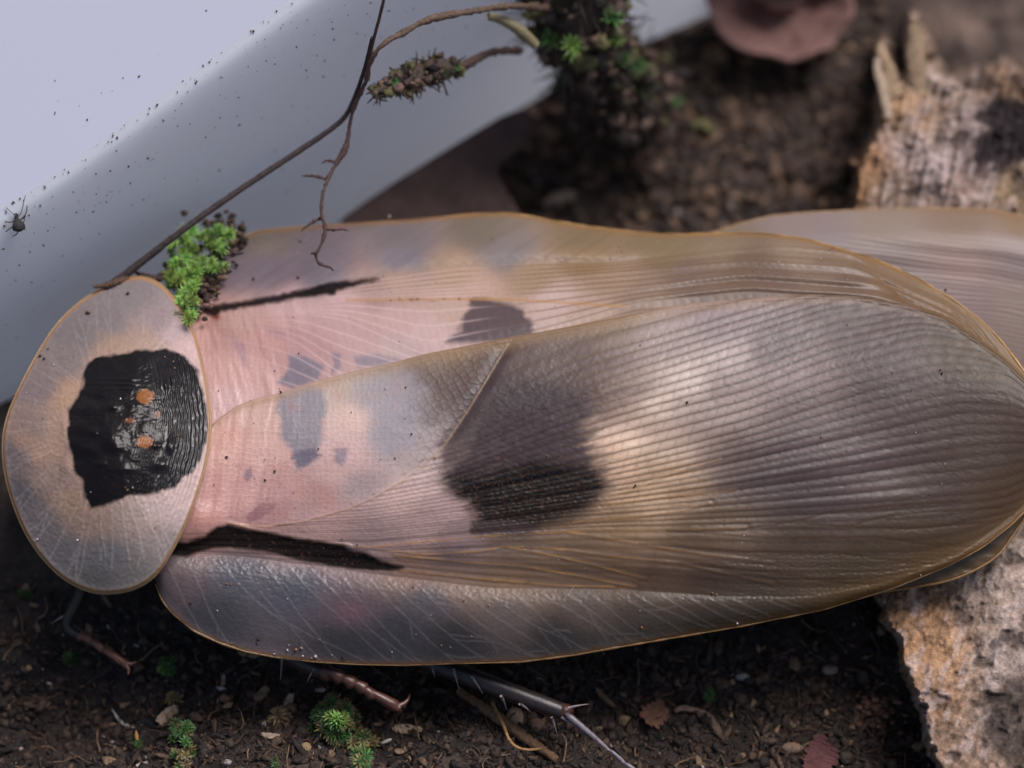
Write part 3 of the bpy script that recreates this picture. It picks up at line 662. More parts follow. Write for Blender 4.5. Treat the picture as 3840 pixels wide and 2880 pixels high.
# tip of the folded hind wing under the near wing
def strip(name, top, bot, zt, zb, cola, colb, root, n=200, m=26, seed=1, mat_=None):
    top = smooth_loop(top, n, 2, False); bot = smooth_loop(bot, n, 2, False); v = np.linspace(0, 1, m)[:, None, None]
    q = top[None] * (1 - v) + bot[None] * v; px, py = q[..., 0], q[..., 1]
    vv = v[..., 0] + 0 * px; z = zt * (1 - vv) + zb * vv + 0.01 * fbm(px / 60, py / 30, seed, 2)
    col = mix(np.broadcast_to(lin(cola), px.shape + (3,)), lin(colb), sstep(0.4, 1, vv)) * GAIN
    o = raw_mesh(name, P(px, py, z), grid_faces(m, n), col, mat_ or M_WING, None, rough=np.full(px.shape, 0.4)); return under(o, root), P(bot[:, 0], bot[:, 1], zb * np.ones(n))
hw, hb = strip("hind_wing", [(3200, 2170), (3400, 2090), (3600, 2010), (3760, 1900), (3860, 1800)], [(3200, 2235), (3414, 2203), (3553, 2182), (3657, 2140), (3748, 2083), (3800, 2004), (3880, 1890)], 0.62, 0.5, (88, 80, 70), (96, 70, 36), roach)
m = MB(); m.tube(hb, 0.011, 7, (0.20, 0.10, 0.025)); under(m.build("wing_rim", M_RIM), roach)

# abdomen and thorax under the wings
m = MB()
a = np.linspace(0, 2 * math.pi, 48, endpoint=False); s_ = np.linspace(0, 1, 30)
cx = 620 + s_ * 2700
rad = np.interp(s_, [0, 0.08, 0.3, 0.6, 0.85, 1], [120, 300, 400, 420, 300, 40]) / PPU
ctr = P(cx, 1640 + 0 * cx, 0.58 + 0 * cx)
V = ctr[:, None] + np.stack([0 * a + 0 * rad[:, None], np.cos(a) * rad[:, None], np.sin(a) * 0.30 * np.minimum(1, rad[:, None] * 2.2)], -1)
m.add(V, grid_faces(30, 48, True), (0.09, 0.05, 0.035)); under(m.build("abdomen", M_BODY), roach)

# ------------------------------------------------------------------ pronotum (head shield)
PO = pix(0, 960, 0.8074, [(640, 92), (540, 118), (400, 188), (270, 302), (180, 440), (90, 610), (25, 760), (8, 900), (30, 1060), (100, 1260), (190, 1400), (300, 1508), (430, 1568), (550, 1566), (650, 1540), (740, 1470), (810, 1350), (850, 1270), (900, 1150), (950, 1000), (980, 820), (975, 700), (945, 520), (900, 350), (850, 260), (790, 170), (720, 112)])
BP = pix(0, 960, 0.8074, [(410, 495), (450, 478), (520, 460), (640, 438), (770, 432), (860, 468), (920, 540), (948, 640), (964, 760), (960, 850), (932, 950), (880, 1015), (800, 1075), (690, 1108), (600, 1112), (490, 1155), (415, 1178), (398, 1130), (380, 1050), (350, 990), (325, 900), (314, 830), (322, 710), (360, 650), (382, 600), (388, 545)])
SPOTS = [(545, 1487, 33, 28), (488, 1577, 22, 11), (591, 1553, 12, 15), (544, 1657, 32, 24)]
PC = [(500,1100,(132,124,118)),(400,1200,(130,122,116)),(300,1250,(126,117,110)),(600,1200,(146,130,124)),(660,1240,(178,156,148)),(550,1285,(166,140,116)),(420,1312,(166,138,108)),(250,1350,(134,121,112)),(150,1450,(134,119,110)),
(120,1600,(146,124,110)),(60,1710,(116,103,98)),(150,1690,(186,150,118)),(210,1600,(180,148,118)),(260,1490,(182,146,108)),(90,1650,(170,138,108)),(200,1790,(166,138,116)),(60,1850,(104,97,94)),(150,1950,(124,114,107)),
(265,1890,(174,142,108)),(340,1950,(168,138,112)),(250,2080,(122,117,110)),(400,2100,(124,121,114)),(350,2180,(114,108,98)),(500,2150,(132,125,112)),(500,1950,(170,150,130)),(600,1900,(188,166,154)),(620,2050,(150,138,126)),
(680,1880,(198,172,158)),(720,1300,(196,166,154)),(740,1800,(192,165,150)),(20,1700,(120,106,100))]
def pron_z(px, py):
    cx, cy = 430.0, 1625.0
    dx = (px - cx) / (425 - 65 * sstep(cx - 200, cx + 200, px)); dy = (py - cy) / 605
    r = np.hypot(dx, dy); th = np.arctan2(-dy, dx)
    ze = 0.80 + 0.16 * np.cos(th) + 0.11 * np.cos(2 * th) + 0.02 * np.sin(th) - 0.03 * np.cos(3 * th) + 0.03
    return ze + (1.27 - ze) * (1 - np.clip(r, 0, 1.1) ** (1.5 + 0.6 * sstep(150, 650, px)))
def pronotum():
    nt, nr = 760, 250
    out = smooth_loop(PO, nt, 3); cx, cy = 430.0, 1625.0
    r = (np.linspace(0.002, 1, nr) ** 0.9)[:, None]
    px = cx + (out[:, 0] - cx) * r; py = cy + (out[:, 1] - cy) * r
    z = pron_z(px, py); rr = r + 0 * px
    z = z - 0.02 * np.exp(-((1 - rr) / 0.012) ** 2) + 0.012 * np.exp(-((1 - rr) / 0.03) ** 2)
    jx = px + 9 * fbm(px / 30, py / 30, 5, 2); jy = py + 9 * fbm(px / 30, py / 30, 6, 2)
    sd = polysd(jx, jy, BP); ins = sstep(8, -8, sd)
    # ripples along the hind edge
    edge_d = -polysd(px, py, PO)
    wv = edge_d + 7 * fbm(px / 60, py / 60, 33, 2) + 3 * fbm(px / 14, py / 22, 34, 2)
    hind = sstep(560, 660, px + 0.12 * np.abs(py - 1600))
    low = sstep(1620, 1700, py) * sstep(480, 560, px)
    rip = np.cos(wv / 15.0 * 2 * math.pi) * (0.4 + 0.9 * vnoise(px / 22, py / 16, 35))
    z += (0.0036 * rip * hind * (edge_d > 6)) * (0.35 + 0.65 * ins)
    z += 0.0028 * np.cos((px * 0.97 + py * 0.30) / 10.5 * 2 * math.pi + 2 * fbm(px / 40, py / 40, 38, 2)) * low * (1 - hind) * ins
    # glossy lumps on the front half
    for bx, by, rx, ry, h in [(330,1530,40,25,.02),(365,1500,26,18,-.02),(425,1525,22,16,.028),(300,1600,34,24,.018),(270,1660,26,30,.02),(330,1680,30,22,.024),(420,1640,34,40,.034),(440,1680,26,16,.02),(370,1740,22,12,.022),
                              (300,1720,30,30,-.02),(625,1440,16,22,.03),(640,1670,16,30,.034),(605,1740,26,20,.032),(470,1440,60,6,.012),(470,1422,60,5,.010),(470,1458,60,5,.010),(500,1520,34,10,.012),(250,1750,20,40,.016),(590,1670,18,10,.02),(470,1760,40,12,.012),(350,1620,20,16,.02),(240,1600,14,40,.014)]:
        z += h * 0.75 * np.exp(-((px - bx) / rx) ** 2 - ((py - by) / ry) ** 2)
    z += ins * 0.004 * np.abs(fbm(px / 26, py / 16, 66, 2)) * (1 - hind) + ins * 0.006 * fbm(px / 50, py / 50, 61, 2) * (1 - hind) + ins * 0.0008 * fbm(px / 10, py / 10, 63, 2)
    z += (1 - ins) * 0.0025 * fbm(px / 10, py / 10, 64, 2)
    col = idw(px + 8 * fbm(px / 40, py / 40, 1, 2), py + 8 * fbm(px / 40, py / 40, 2, 2), PC, 40)
    halo = sstep(48, 2, sd) * np.interp(px, [420, 620, 700], [1, 0.6, 0.15]); col = mix(col, lin((186, 152, 126)), 0.32 * halo)
    # pale radiating veins
    rl = random.Random(4); VL = []
    for i in range(46):
        a0 = -math.pi * 2 * i / 46 + rl.uniform(-.05, .05); x = 400 + 215 * math.cos(a0); y = 1640 + 235 * math.sin(a0); aa = a0 + 0.35 * math.cos(a0); L = [(x, y)]
        for k in range(rl.randint(8, 17)):
            aa += rl.uniform(-.12, .12); x += 24 * math.cos(aa); y += 24 * math.sin(aa); L.append((x, y))
            if rl.random() < .14:
                b = aa + rl.choice((-.5, .5)); VL.append([(x, y), (x + 30 * math.cos(b), y + 30 * math.sin(b)), (x + 62 * math.cos(b * .8 + aa * .2), y + 62 * math.sin(b * .8 + aa * .2))])
        VL.append(L)
    dv = field_lines(px, py, VL, rr < 0.97)
    col = mix(col, lin((205, 188, 166)), np.interp(py, [1200, 1500, 1800, 2000], [.10, .10, .16, .26]) * np.exp(-(dv / 4.0) ** 2) * (1 - ins)); z += 0.002 * np.exp(-(dv / 5) ** 2) * (1 - ins)
    mott = fbm(px / 12, py / 12, 78, 2); col *= (1 + 0.10 * mott * (1 - ins))[..., None]
    col = mix(col, lin((13, 13, 15)), 0.985 * ins)
    for i, (sx, sy, rx, ry) in enumerate(SPOTS):
        d = np.hypot((px - sx + 3 * fbm(px / 9, py / 9, 2, 1)) / rx, (py - sy + 3 * fbm(px / 9, py / 9, 3, 1)) / ry)
        col = mix(col, lin((150, 90, 28) if i in (0, 3) else (116, 68, 34)), 0.97 * sstep(1.12, 0.82, d))
    col = mix(col, lin((180, 130, 62)), 0.8 * sstep(0.972, 0.99, rr))
    rough = 0.42 - 0.23 * ins + 0.05 * fbm(px / 20, py / 20, 9, 2)
    o = raw_mesh("pronotum", P(px, py, z), grid_faces(nr, nt, True)[:, ::-1], vivid(col * np.array([1.04, 1.04, 1.10]), 0.85), M_SHIELD, None, rough=rough, spec=0.32 - 0.14 * ins + 0.14 * ins * hind)
    q = out; zz = pron_z(q[:, 0], q[:, 1]) - 0.022
    k = np.arange(0, nt, 2); m = MB(); pts = P(q[k, 0], q[k, 1], zz[k]); pts = np.concatenate([pts, pts[:1]])
    m.tube(pts, 0.010, 8, (0.30, 0.19, 0.09)); rimo = m.build("shield_rim", M_RIM)
    return o, rimo
pr, prr = pronotum(); under(pr, roach); pr["label"] = "rounded translucent head shield with glossy black blotch and orange spots"
bpy.context.view_layer.update(); prr.parent = pr; prr.matrix_parent_inverse = pr.matrix_world.inverted()
# head and neck below the shield
m = MB(); hc = P(330, 1640, 0.55); m.blob(hc, (0.42, 0.5, 0.32), (0.05, 0.03, 0.02), seg=24, ring=16, amp=0.02); under(m.build("head", M_BODY), roach)

# ------------------------------------------------------------------ legs
def legpart(name, pts, rads, col, root=None, sides=14, wob=0.03, n=40):
    m = MB(); q = spline3(pts, n); r = np.interp(np.linspace(0, 1, n), np.linspace(0, 1, len(rads)), rads); m.tube(q, r, sides, col, wob); return m, q
def leg(label, path, tarsus, claws, spines, th, dk=(0.022, 0.013, 0.011), red=(0.065, 0.021, 0.013), tcol=None):
    """path/tarsus/claws in photograph pixels with heights; the tibia carries tarsal beads, claws and spines"""
    pt = [P(*q) for q in path]
    m, q = legpart("leg", pt, th, dk, n=40)
    L = m.build("leg", M_LEG); under(L, roach); L["label"] = label; bpy.context.view_layer.update()
    def sub(mb, nm):
        o = mb.build(nm, M_LEG); o.parent = L; o.matrix_parent_inverse = L.matrix_world.inverted()
    m = MB(); j = P(*path[-1]); m.blob(j, (th[-1] * 1.08,) * 3, np.array(red) * 0.8, seg=12, ring=9, amp=0.05); sub(m, "joint")
    for (a, b, r0, r1) in tarsus:
        m = MB(); A = P(*a); B = P(*b); n = 9; s = np.linspace(0, 1, n)[:, None]
        pts = A * (1 - s) + B * s; pts[:, 2] += 0.02 * np.sin(s[:, 0] * math.pi)
        rr = r0 + (r1 - r0) * s[:, 0]; rr[0] *= 0.5; rr[-1] *= 0.6
        m.tube(pts, rr, 12, np.stack([np.array(tcol or red) * (0.6 + 0.8 * k / n) for k in range(n)]), 0.03); sub(m, "tarsus")
    for cl in claws:
        m = MB(); q = spline3([P(*c_) for c_ in cl], 12); m.tube(q, np.linspace(0.032, 0.005, 12), 8, red); sub(m, "claw")
    for (a, b) in spines:
        m = MB(); A = P(*a); B = P(*b); mid = (A + B) / 2 + np.array([0, 0, 0.015]); q = spline3([A, mid, B], 8); m.tube(q, np.linspace(0.013, 0.002, 8), 6, (0.20, 0.16, 0.16)); sub(m, "spine")
    return L
leg("middle leg, glossy red brown, reaching out over the soil below the wing edge",
    [(1000, 2400, 0.08), (1110, 2470, 0.12), (1225, 2520, 0.20)], 
    [((1215, 2508, .24), (1285, 2546, .21), .026, .066), ((1265, 2534, .23), (1330, 2566, .20), .024, .062), ((1312, 2554, .22), (1372, 2588, .19), .022, .058), ((1355, 2576, .21), (1402, 2612, .17), .022, .052), ((1370, 2588, .20), (1496, 2656, .12), .028, .052)],
    [[(1488, 2650, .13), (1515, 2640, .13), (1532, 2622, .13), (1537, 2602, .16)], [(1488, 2652, .12), (1500, 2664, .10), (1496, 2676, .07), (1484, 2682, .05)]],
    [((1060, 2450, .33), (1052, 2550, .05)), ((1180, 2505, .24), (1150, 2560, .1))], [0.09, 0.085, 0.07])
leg("hind leg, long dark spiny shank with thin silvery foot pointing to the lower right",
    [(1480, 2420, 0.05), (1660, 2500, 0.06), (1900, 2588, 0.06), (2118, 2672, 0.03)],
    [((2120, 2676, .13), (2290, 2820, -.02), .030, .014), ((2284, 2812, 0), (2345, 2866, -.04), .016, .014), ((2335, 2858, -.03), (2400, 2905, -.06), .015, .018)],
    [[(2395, 2902, -.05), (2420, 2905, -.06), (2430, 2890, -.06)]],
    [((2130, 2655, .14), (2210, 2640, .14)), ((2105, 2690, .10), (2185, 2740, .02)), ((2070, 2690, .10), (2090, 2760, -.05)), ((1700, 2510, .25), (1720, 2580, .05)), ((1770, 2540, .22), (1810, 2600, .05)), ((1620, 2500, .28), (1630, 2540, .1)), ((1880, 2610, .2), (1900, 2660, 0)), ((1950, 2640, .18), (1990, 2670, .02))], [0.085, 0.082, 0.075, 0.068], tcol=(0.17, 0.14, 0.16), dk=(0.020, 0.013, 0.012))
leg("front leg, dim reddish brown, out of focus on the soil at lower left",
    [(330, 2120, 0.3), (300, 2240, 0.05), (235, 2350, -0.15), (300, 2385, -0.2)],
    [((300, 2380, -.2), (350, 2410, -.22), .035, .035), ((340, 2402, -.2), (390, 2440, -.22), .033, .033), ((380, 2432, -.2), (470, 2490, -.22), .026, .036)],
    [[(470, 2490, -.2), (495, 2490, -.2), (512, 2480, -.18)], [(470, 2492, -.2), (484, 2510, -.2), (480, 2530, -.2)]],
    [((260, 2300, -.1), (190, 2340, -.15))], [0.06, 0.05, 0.045, 0.04], red=(0.13, 0.05, 0.03))

# ------------------------------------------------------------------ second insect behind
def second():
    root = empty("cockroach", P(3500, 1000, 0.0), "second pale cockroach mostly hidden behind the first, its striped wing showing at upper right", "cockroach")
    nx, ny = 360, 150
    gx = np.linspace(2560, 4250, nx)
    top = smooth_curve([(2560, 920), (2672, 872), (2780, 838), (2890, 810), (3020, 798), (3180, 790), (3468, 781), (3685, 784), (3760, 794), (3840, 812), (4000, 870), (4250, 1000)], 400, 2)
    yt = f_of(top, gx); yb = np.interp(gx, [2560, 3000, 3500, 3800, 3900, 4250], [960, 1100, 1350, 1520, 1500, 1250])
    v = np.linspace(0, 1, ny)[:, None]; px = np.broadcast_to(gx, (ny, nx)).copy(); py = yt + (yb - yt) * v
    d = py - yt
    cx = (px - 3300) / 900
    a = d - 100 * (1 - cx ** 2) * 0
    flow = py - yt - 0.14 * (px - 2600) - 120 * sstep(3000, 4200, px) + 0.00022 * (px - 3100) ** 2
    psi = flow / 17 + 0.5 * fbm(px / 300, py / 60, 5, 2)
    z = 0.42 - 0.20 * np.exp(-(d / 60)) - 0.30 * (d / 500) ** 1.6 + 0.002 * np.cos(psi * 2 * math.pi) + 0.0028 * np.cos(psi * math.pi * 0.5) * np.exp(-((d - 170) / 110) ** 2)
    z += 0.05 * np.exp(-((d - 110) / 90) ** 2)
    col = idw(px, py, [(2700, 880, (128, 116, 96)), (3000, 840, (138, 124, 116)), (3300, 850, (142, 128, 112)), (3600, 830, (134, 116, 98)), (3300, 980, (146, 134, 126)), (3600, 1000, (164, 142, 130)), (3500, 1080, (152, 138, 130)), (3800, 950, (150, 136, 128)), (3650, 1150, (150, 132, 126)), (3800, 1150, (158, 142, 128)), (3100, 900, (136, 124, 120)), (3840, 840, (136, 116, 92))], 50)
    col = mix(col, lin((104, 92, 88)), 0.3 * np.exp(-((psi - np.round(psi)) / 0.17) ** 2) * sstep(30, 90, d))
    col = mix(col, lin((140, 102, 54)), 0.5 * np.exp(-(d / 12) ** 2) * sstep(3300, 3650, px))
    o = raw_mesh("forewing", P(px, py, z), grid_faces(ny, nx), vivid(col), M_WING, None, rough=np.full(px.shape, 0.4)); under(o, root)
    z0 = lambda d_: 0
    k = np.linspace(0, nx - 1, 120).astype(int); m = MB(); m.tube(P(px[0, k], py[0, k] + 1, z[0, k]), 0.011, 7, (0.26, 0.15, 0.06)); under(m.build("wing_rim", M_RIM), root)
    m = MB(); m.blob(P(3700, 1330, -0.15), (1.3, 0.6, 0.22), (0.1, 0.07, 0.05), seg=24, ring=14, amp=0.03); under(m.build("abdomen", M_BODY), root)
second()

# ------------------------------------------------------------------ rotten wood
WP = [(3420, 2060), (3230, 2180), (3270, 2290), (3350, 2430), (3380, 2560), (3430, 2680), (3500, 2900), (3560, 3150), (4500, 3150), (4500, -60), (3900, 330), (3840, 250), (3760, 215), (3700, 240), (3560, 270), (3530, 250), (3500, 190), (3485, 110), (3445, 50), (3400, 60), (3388, 150), (3400, 250), (3375, 270), (3350, 190), (3325, 130), (3285, 150), (3270, 190), (3300, 250), (3300, 320), (3270, 420), (3280, 480), (3220, 560), (3180, 620), (3200, 690), (3150, 800), (3120, 1200), (3240, 1700), (3440, 1950)]
def wood():
    root = empty("rotten_wood", P(3800, 2300, -0.3), "pale crumbling rotten wood with black stains under and beside the wing tips at right", "wood")
    nx, ny = 300, 620
    px, py = np.meshgrid(np.linspace(3020, 4400, nx), np.linspace(-60, 3080, ny))
    sd = polysd(px + 26 * fbm(px / 60, py / 60, 3, 3) + 8 * fbm(px / 14, py / 14, 31, 2), py + 26 * fbm(px / 60, py / 60, 4, 3), WP)
    h = sstep(26, -40, sd)
    n1 = fbm(px / 150, py / 150, 7, 4); n2 = fbm((px + py * .3) / 34, (py - px * .3) / 60, 8, 3); n3 = fbm(px / 14, py / 14, 9, 3)
    top = np.interp(py, [0, 700, 1400, 2100, 2900], [0.05, 0.1, 0.0, 0.15, 0.22]) - 0.10 * sstep(0, -500, sd) * 0
    fbr = fbm((px + py * 0.22) / 13, (py - px * .22) / 130, 88, 3)
    pit = sstep(0.12, 0.5, fbm(px / 75, py / 75, 19, 4))
    z = -2.0 + (top + 2.0) * h + 0.10 * n1 + 0.035 * n2 + 0.05 * fbr * sstep(1600, 900, py) + 0.009 * n3 - 0.03 * pit
    col = idw(px, py, [(3300, 400, (146, 116, 88)), (3250, 600, (140, 108, 80)), (3450, 400, (150, 124, 100)), (3400, 560, (158, 140, 132)), (3550, 350, (156, 138, 126)), (3650, 450, (150, 134, 130)), (3500, 620, (160, 146, 144)), (3200, 700, (128, 98, 70)), (3700, 620, (60, 48, 50)), (3800, 500, (62, 50, 48)), (3750, 350, (110, 88, 70)), (3350, 720, (120, 104, 92)), (3600, 720, (146, 126, 116)), (3820, 700, (140, 120, 96)),
        (3450, 2300, (150, 118, 90)), (3380, 2200, (126, 100, 80)), (3550, 2450, (154, 122, 94)), (3500, 2650, (138, 110, 88)), (3700, 2250, (140, 124, 114)), (3750, 2450, (148, 134, 126)), (3820, 2150, (150, 134, 124)), (3600, 2800, (134, 112, 96)), (3750, 2700, (136, 122, 112)), (3600, 1900, (130, 110, 90))], 60)
    col = col * (1 + 0.35 * fbr * sstep(1700, 900, py) + 0.5 * n3 + 0.3 * n2)[..., None]
    wht = sstep(0.05, 0.5, fbm((px + py * .5) / 30, (py - px * .5) / 70, 12, 3)); col = mix(col, lin((182, 168, 166)), 0.45 * wht)
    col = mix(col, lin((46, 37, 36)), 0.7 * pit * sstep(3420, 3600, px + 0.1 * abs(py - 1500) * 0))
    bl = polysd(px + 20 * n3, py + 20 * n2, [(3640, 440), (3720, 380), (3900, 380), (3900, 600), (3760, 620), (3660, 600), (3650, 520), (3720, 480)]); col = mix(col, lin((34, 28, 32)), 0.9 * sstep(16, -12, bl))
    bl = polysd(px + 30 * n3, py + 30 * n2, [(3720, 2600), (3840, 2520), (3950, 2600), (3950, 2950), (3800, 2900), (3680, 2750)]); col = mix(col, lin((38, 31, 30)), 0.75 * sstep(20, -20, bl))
    col = mix(lin((58, 46, 38)) + 0 * col, col, sstep(0.15, 0.75, h))  # dark flanks: shade of the side faces painted into the wood colour
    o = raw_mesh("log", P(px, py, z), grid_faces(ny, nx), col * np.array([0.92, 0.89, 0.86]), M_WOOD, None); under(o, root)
    def splinter(base, tip, w0, w1, colr, seed):
        A = P(*base); B = P(*tip); n = 16; s = np.linspace(0, 1, n)[:, None]; pts = A * (1 - s) + B * s; pts += 0.03 * np.stack([vnoise(s[:, 0] * 4, s[:, 0] * 0, seed + i) - .5 for i in range(3)], 1)
        r = np.interp(s[:, 0], [0, 0.6, 0.93, 1], [w0, (w0 + w1) / 2 * 1.1, w1, w1 * 0.35]); m = MB(); m.tube(pts, r, 14, colr, 0.16, flat=0.6); under(m.build("splinter", M_WOOD), root)
    splinter((3450, 360, 0.02), (3425, 80, 0.22), 0.09, 0.06, (0.24, 0.17, 0.11), 1)
    splinter((3360, 360, 0.02), (3300, 160, 0.2), 0.08, 0.04, (0.27, 0.19, 0.12), 2)
    splinter((3340, 440, 0.05), (3285, 215, 0.2), 0.05, 0.03, (0.33, 0.25, 0.18), 5)
wood()

# ------------------------------------------------------------------ white plastic container
def wprof(s):
    return 1 - (1 - np.clip(s, 0, 1)) ** 1.35
def container():
    root = empty("plastic_container", P(600, 600, 0.5), "white plastic container wall rising behind the cockroach at upper left", "container")
    prof = []
    n = 90
    con = smooth_loop([(-900, 2160), (-400, 1870), (0, 1625), (640, 1225), (1280, 835), (2050, 335), (2560, 100), (3000, -110), (3500, -330)], n, 2, False)
    lo = smooth_loop([(-900, 1560), (-400, 1185), (0, 905), (330, 690), (700, 430), (1200, 90), (1700, -260), (2300, -660), (2900, -1050)], n, 2, False)
    hi = smooth_loop([(-900, 1420), (-400, 1060), (0, 790), (230, 640), (650, 330), (1080, 0), (1560, -350), (2150, -760), (2750, -1150)], n, 2, False)
    zf = lambda y: 1 + (1440 - y) / PPU * 0.4226
    C = P(con[:, 0], con[:, 1], -0.75 * np.ones(n)); Lo = P(lo[:, 0], lo[:, 1], zf(lo[:, 1])); Hi = P(hi[:, 0], hi[:, 1], zf(hi[:, 1]) + 0.02)
    far = np.stack([hi[:, 0] - 1000, hi[:, 1] - 1400], 1); Fa = P(far[:, 0], far[:, 1], zf(hi[:, 1]) + 1.7)
    def seg(A, B, k, bul=0.0, upv=np.array([0, 0, 1.0])):
        s = np.linspace(0, 1, k)[:, None, None]; return A[None] * (1 - s) + B[None] * s + bul * np.sin(s * math.pi) * upv
    s1 = np.linspace(0, 1, 60)[:, None]; zz = -1.5 + (zf(hi[:, 1] * .75 + lo[:, 1] * .25) + 0.015 + 1.5)[None] * wprof(s1)
    wall_ = P(con[:, 0] * (1 - s1) + (hi[:, 0] * .75 + lo[:, 0] * .25) * s1, con[:, 1] * (1 - s1) + (hi[:, 1] * .75 + lo[:, 1] * .25) * s1, zz)
    o = raw_mesh("side_wall", wall_, grid_faces(60, n), None, M_PLAST, None); under(o, root)
    A = wall_[-1]; B = Hi; Lo = A
    st = seg(A, B, 14, 0.0, np.array([0.3, -0.4, 0.85])); st[0] = A
    o = raw_mesh("rounded_corner", st, grid_faces(14, n), None, M_PLAST, None); under(o, root)
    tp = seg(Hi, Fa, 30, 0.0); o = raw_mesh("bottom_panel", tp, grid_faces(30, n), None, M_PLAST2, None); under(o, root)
    bk = seg(Fa, Fa + np.array([-1.5, 1.5, -4.5]), 6); o = raw_mesh("back_wall", bk, grid_faces(6, n), None, M_PLAST, None); under(o, root)
    return wall_, Lo, Hi, Fa
CC, LO, HI, FA = container()

# dirt flecks on the container
rs = random.Random(21); m = MB()
def on_container(i, t, which):
    i0 = int(i); f = i - i0
    g_ = lambda A: A[i0] * (1 - f) + A[min(i0 + 1, len(A) - 1)] * f
    if which == 0:
        k = min(58, int(t * 59)); f2 = t * 59 - k; return g_(CC[k]) * (1 - f2) + g_(CC[k + 1]) * f2
    if which == 1: return g_(LO) * (1 - t) + g_(HI) * t + 0.008 * math.sin(t * math.pi) * np.array([0.3, -0.4, 0.85])
    return g_(HI) * (1 - t) + g_(FA) * t
nrm = np.array([0.45, -0.6, 0.66]); nrm /= np.linalg.norm(nrm)
for k in range(430):
    wch = rs.choices((0, 1, 2), (62, 26, 10))[0]; i = rs.uniform(14, 62)
    t_ = 1 - abs(rs.gauss(0, 0.33)) if wch == 0 else (rs.random() if wch == 1 else abs(rs.gauss(0, 0.12)))
    if t_ < 0.05 or t_ > 1: continue
    p = on_container(i, t_, wch) + nrm * 0.004
    r = rs.choice((0.004, 0.005, 0.006, 0.008, 0.011)) * rs.uniform(0.7, 1.1)
    m.blob(p, (r, r * rs.uniform(0.5, 1), r * 0.7), rs.choice(((0.03, 0.025, 0.025), (0.05, 0.035, 0.03), (0.12, 0.08, 0.05))), seg=6, ring=4, amp=0.25, rot=rotm(0, 0, rs.uniform(0, 3)))
o = m.build("dirt_specks", M_DARK); tag(o, "scattered tiny dirt specks on the white container", "dirt", kind="stuff")

def zfoc(py): return 1 + (1440 - py) / PPU * 0.4226
# midge
def solve_on(px, py):
    best = None
    for which, n_ in ((0, 30), (1, 8), (2, 30)):
        for i in np.linspace(5, 80, 220):
            for t_ in np.linspace(0, 1, n_):
                q = on_container(i, t_, which); a = to_px(q); d = (a[0] - px) ** 2 + (a[1] - py) ** 2
                if best is None or d < best[0]: best = (d, q)
    return best[1]
mp = solve_on(50, 835)
mg = empty("midge", mp, "tiny dark midge sitting on the container's edge at far left", "midge")
up_ = nrm * 0.03
def mpt(px, py, h=0.03):
    q0 = to_px(mp); return mp + RIGHT * (px - 50) / PPU + (UP * 0.97) * (835 - py) / PPU + nrm * (h + 0.03)
m = MB(); ax = spline3([mpt(60, 858), mpt(54, 838, .04), mpt(48, 812), mpt(46, 800)], 14); m.tube(ax, np.interp(np.linspace(0, 1, 14), [0, .15, .4, .75, 1], [.012, .05, .052, .026, .008]), 12, (0.02, 0.018, 0.018)); under(m.build("body", M_DARK), mg)
m = MB(); m.blob(mpt(47, 795), (0.018, 0.018, 0.018), (0.02, 0.015, 0.015), seg=8, ring=6, amp=.05); under(m.build("head", M_DARK), mg)
for a in ([(52, 800), (66, 775), (70, 745), (78, 715)], [(45, 798), (28, 785), (12, 768), (2, 762)]):
    m = MB(); m.tube(spline3([mpt(x, y, .05) for x, y in a], 12), np.linspace(0.004, 0.002, 12), 5, (0.08, 0.08, 0.09)); under(m.build("antenna", M_DARK), mg)
for a in ([(60, 815), (82, 790), (92, 750)], [(66, 830), (76, 812), (78, 800)], [(42, 815), (20, 822), (4, 820)], [(44, 835), (25, 840), (10, 862)], [(52, 860), (44, 868), (36, 880)], [(64, 812), (78, 800), (84, 798)]):
    m = MB(); m.tube(spline3([mpt(x, y, h) for (x, y), h in zip(a, (.03, .05, .004))], 10), np.linspace(0.005, 0.003, 10), 5, (0.03, 0.028, 0.03)); under(m.build("leg", M_DARK), mg)

# ------------------------------------------------------------------ soil crumbs, fibres
rr_ = random.Random(5); m = MB(); pal = [(0.030, 0.019, 0.014), (0.018, 0.012, 0.010), (0.045, 0.028, 0.020), (0.065, 0.040, 0.028), (0.09, 0.055, 0.036), (0.022, 0.015, 0.013)]
NC = 12500; QX = []; QY = []
for k in range(NC):
    if k < 9200: px_, py_ = rr_.uniform(-100, 3500), rr_.triangular(2150, 3000, 2800)
    else: px_, py_ = rr_.uniform(1150, 3300), rr_.uniform(-250, 960)
    QX.append(px_); QY.append(py_)
QP = ground_hits(np.array(QX), np.array(QY))
for k in range(NC):
    p = QP[k]; far_ = k >= 9200
    r = (rr_.uniform(0.02, 0.07) if far_ else rr_.choice((0.008, 0.012, 0.016, 0.022, 0.035)) * rr_.uniform(0.7, 1.3))
    cc = np.array(rr_.choice(pal)) * rr_.uniform(0.7, 1.4) * (1.6 if far_ else 0.85)
    q = rr_.random()
    if q > (0.90 if far_ else 0.945): cc = np.array((0.26, 0.17, 0.10)) * rr_.uniform(0.5, 1.2)
    if q > 0.98: cc = np.array((0.38, 0.33, 0.30)) * rr_.uniform(0.7, 1.1); r *= 0.6
    el = rr_.choice((1, 1, 1.5, 2.4, 3.2)); fl = rr_.choice((.8, .6, .3)); r *= rr_.choice((.5, .7, 1, 1, 1.25)) / math.sqrt(el) * 1.15
    m.blob(p + np.array([0, 0, r * 0.3]), (r * el * rr_.uniform(.7, 1.4), r * rr_.uniform(.6, 1.1), r * fl), cc, seg=6, ring=5, amp=0.42, rot=rotm(rr_.uniform(-.6, .6), rr_.uniform(-.6, .6), rr_.uniform(0, 6.3)))
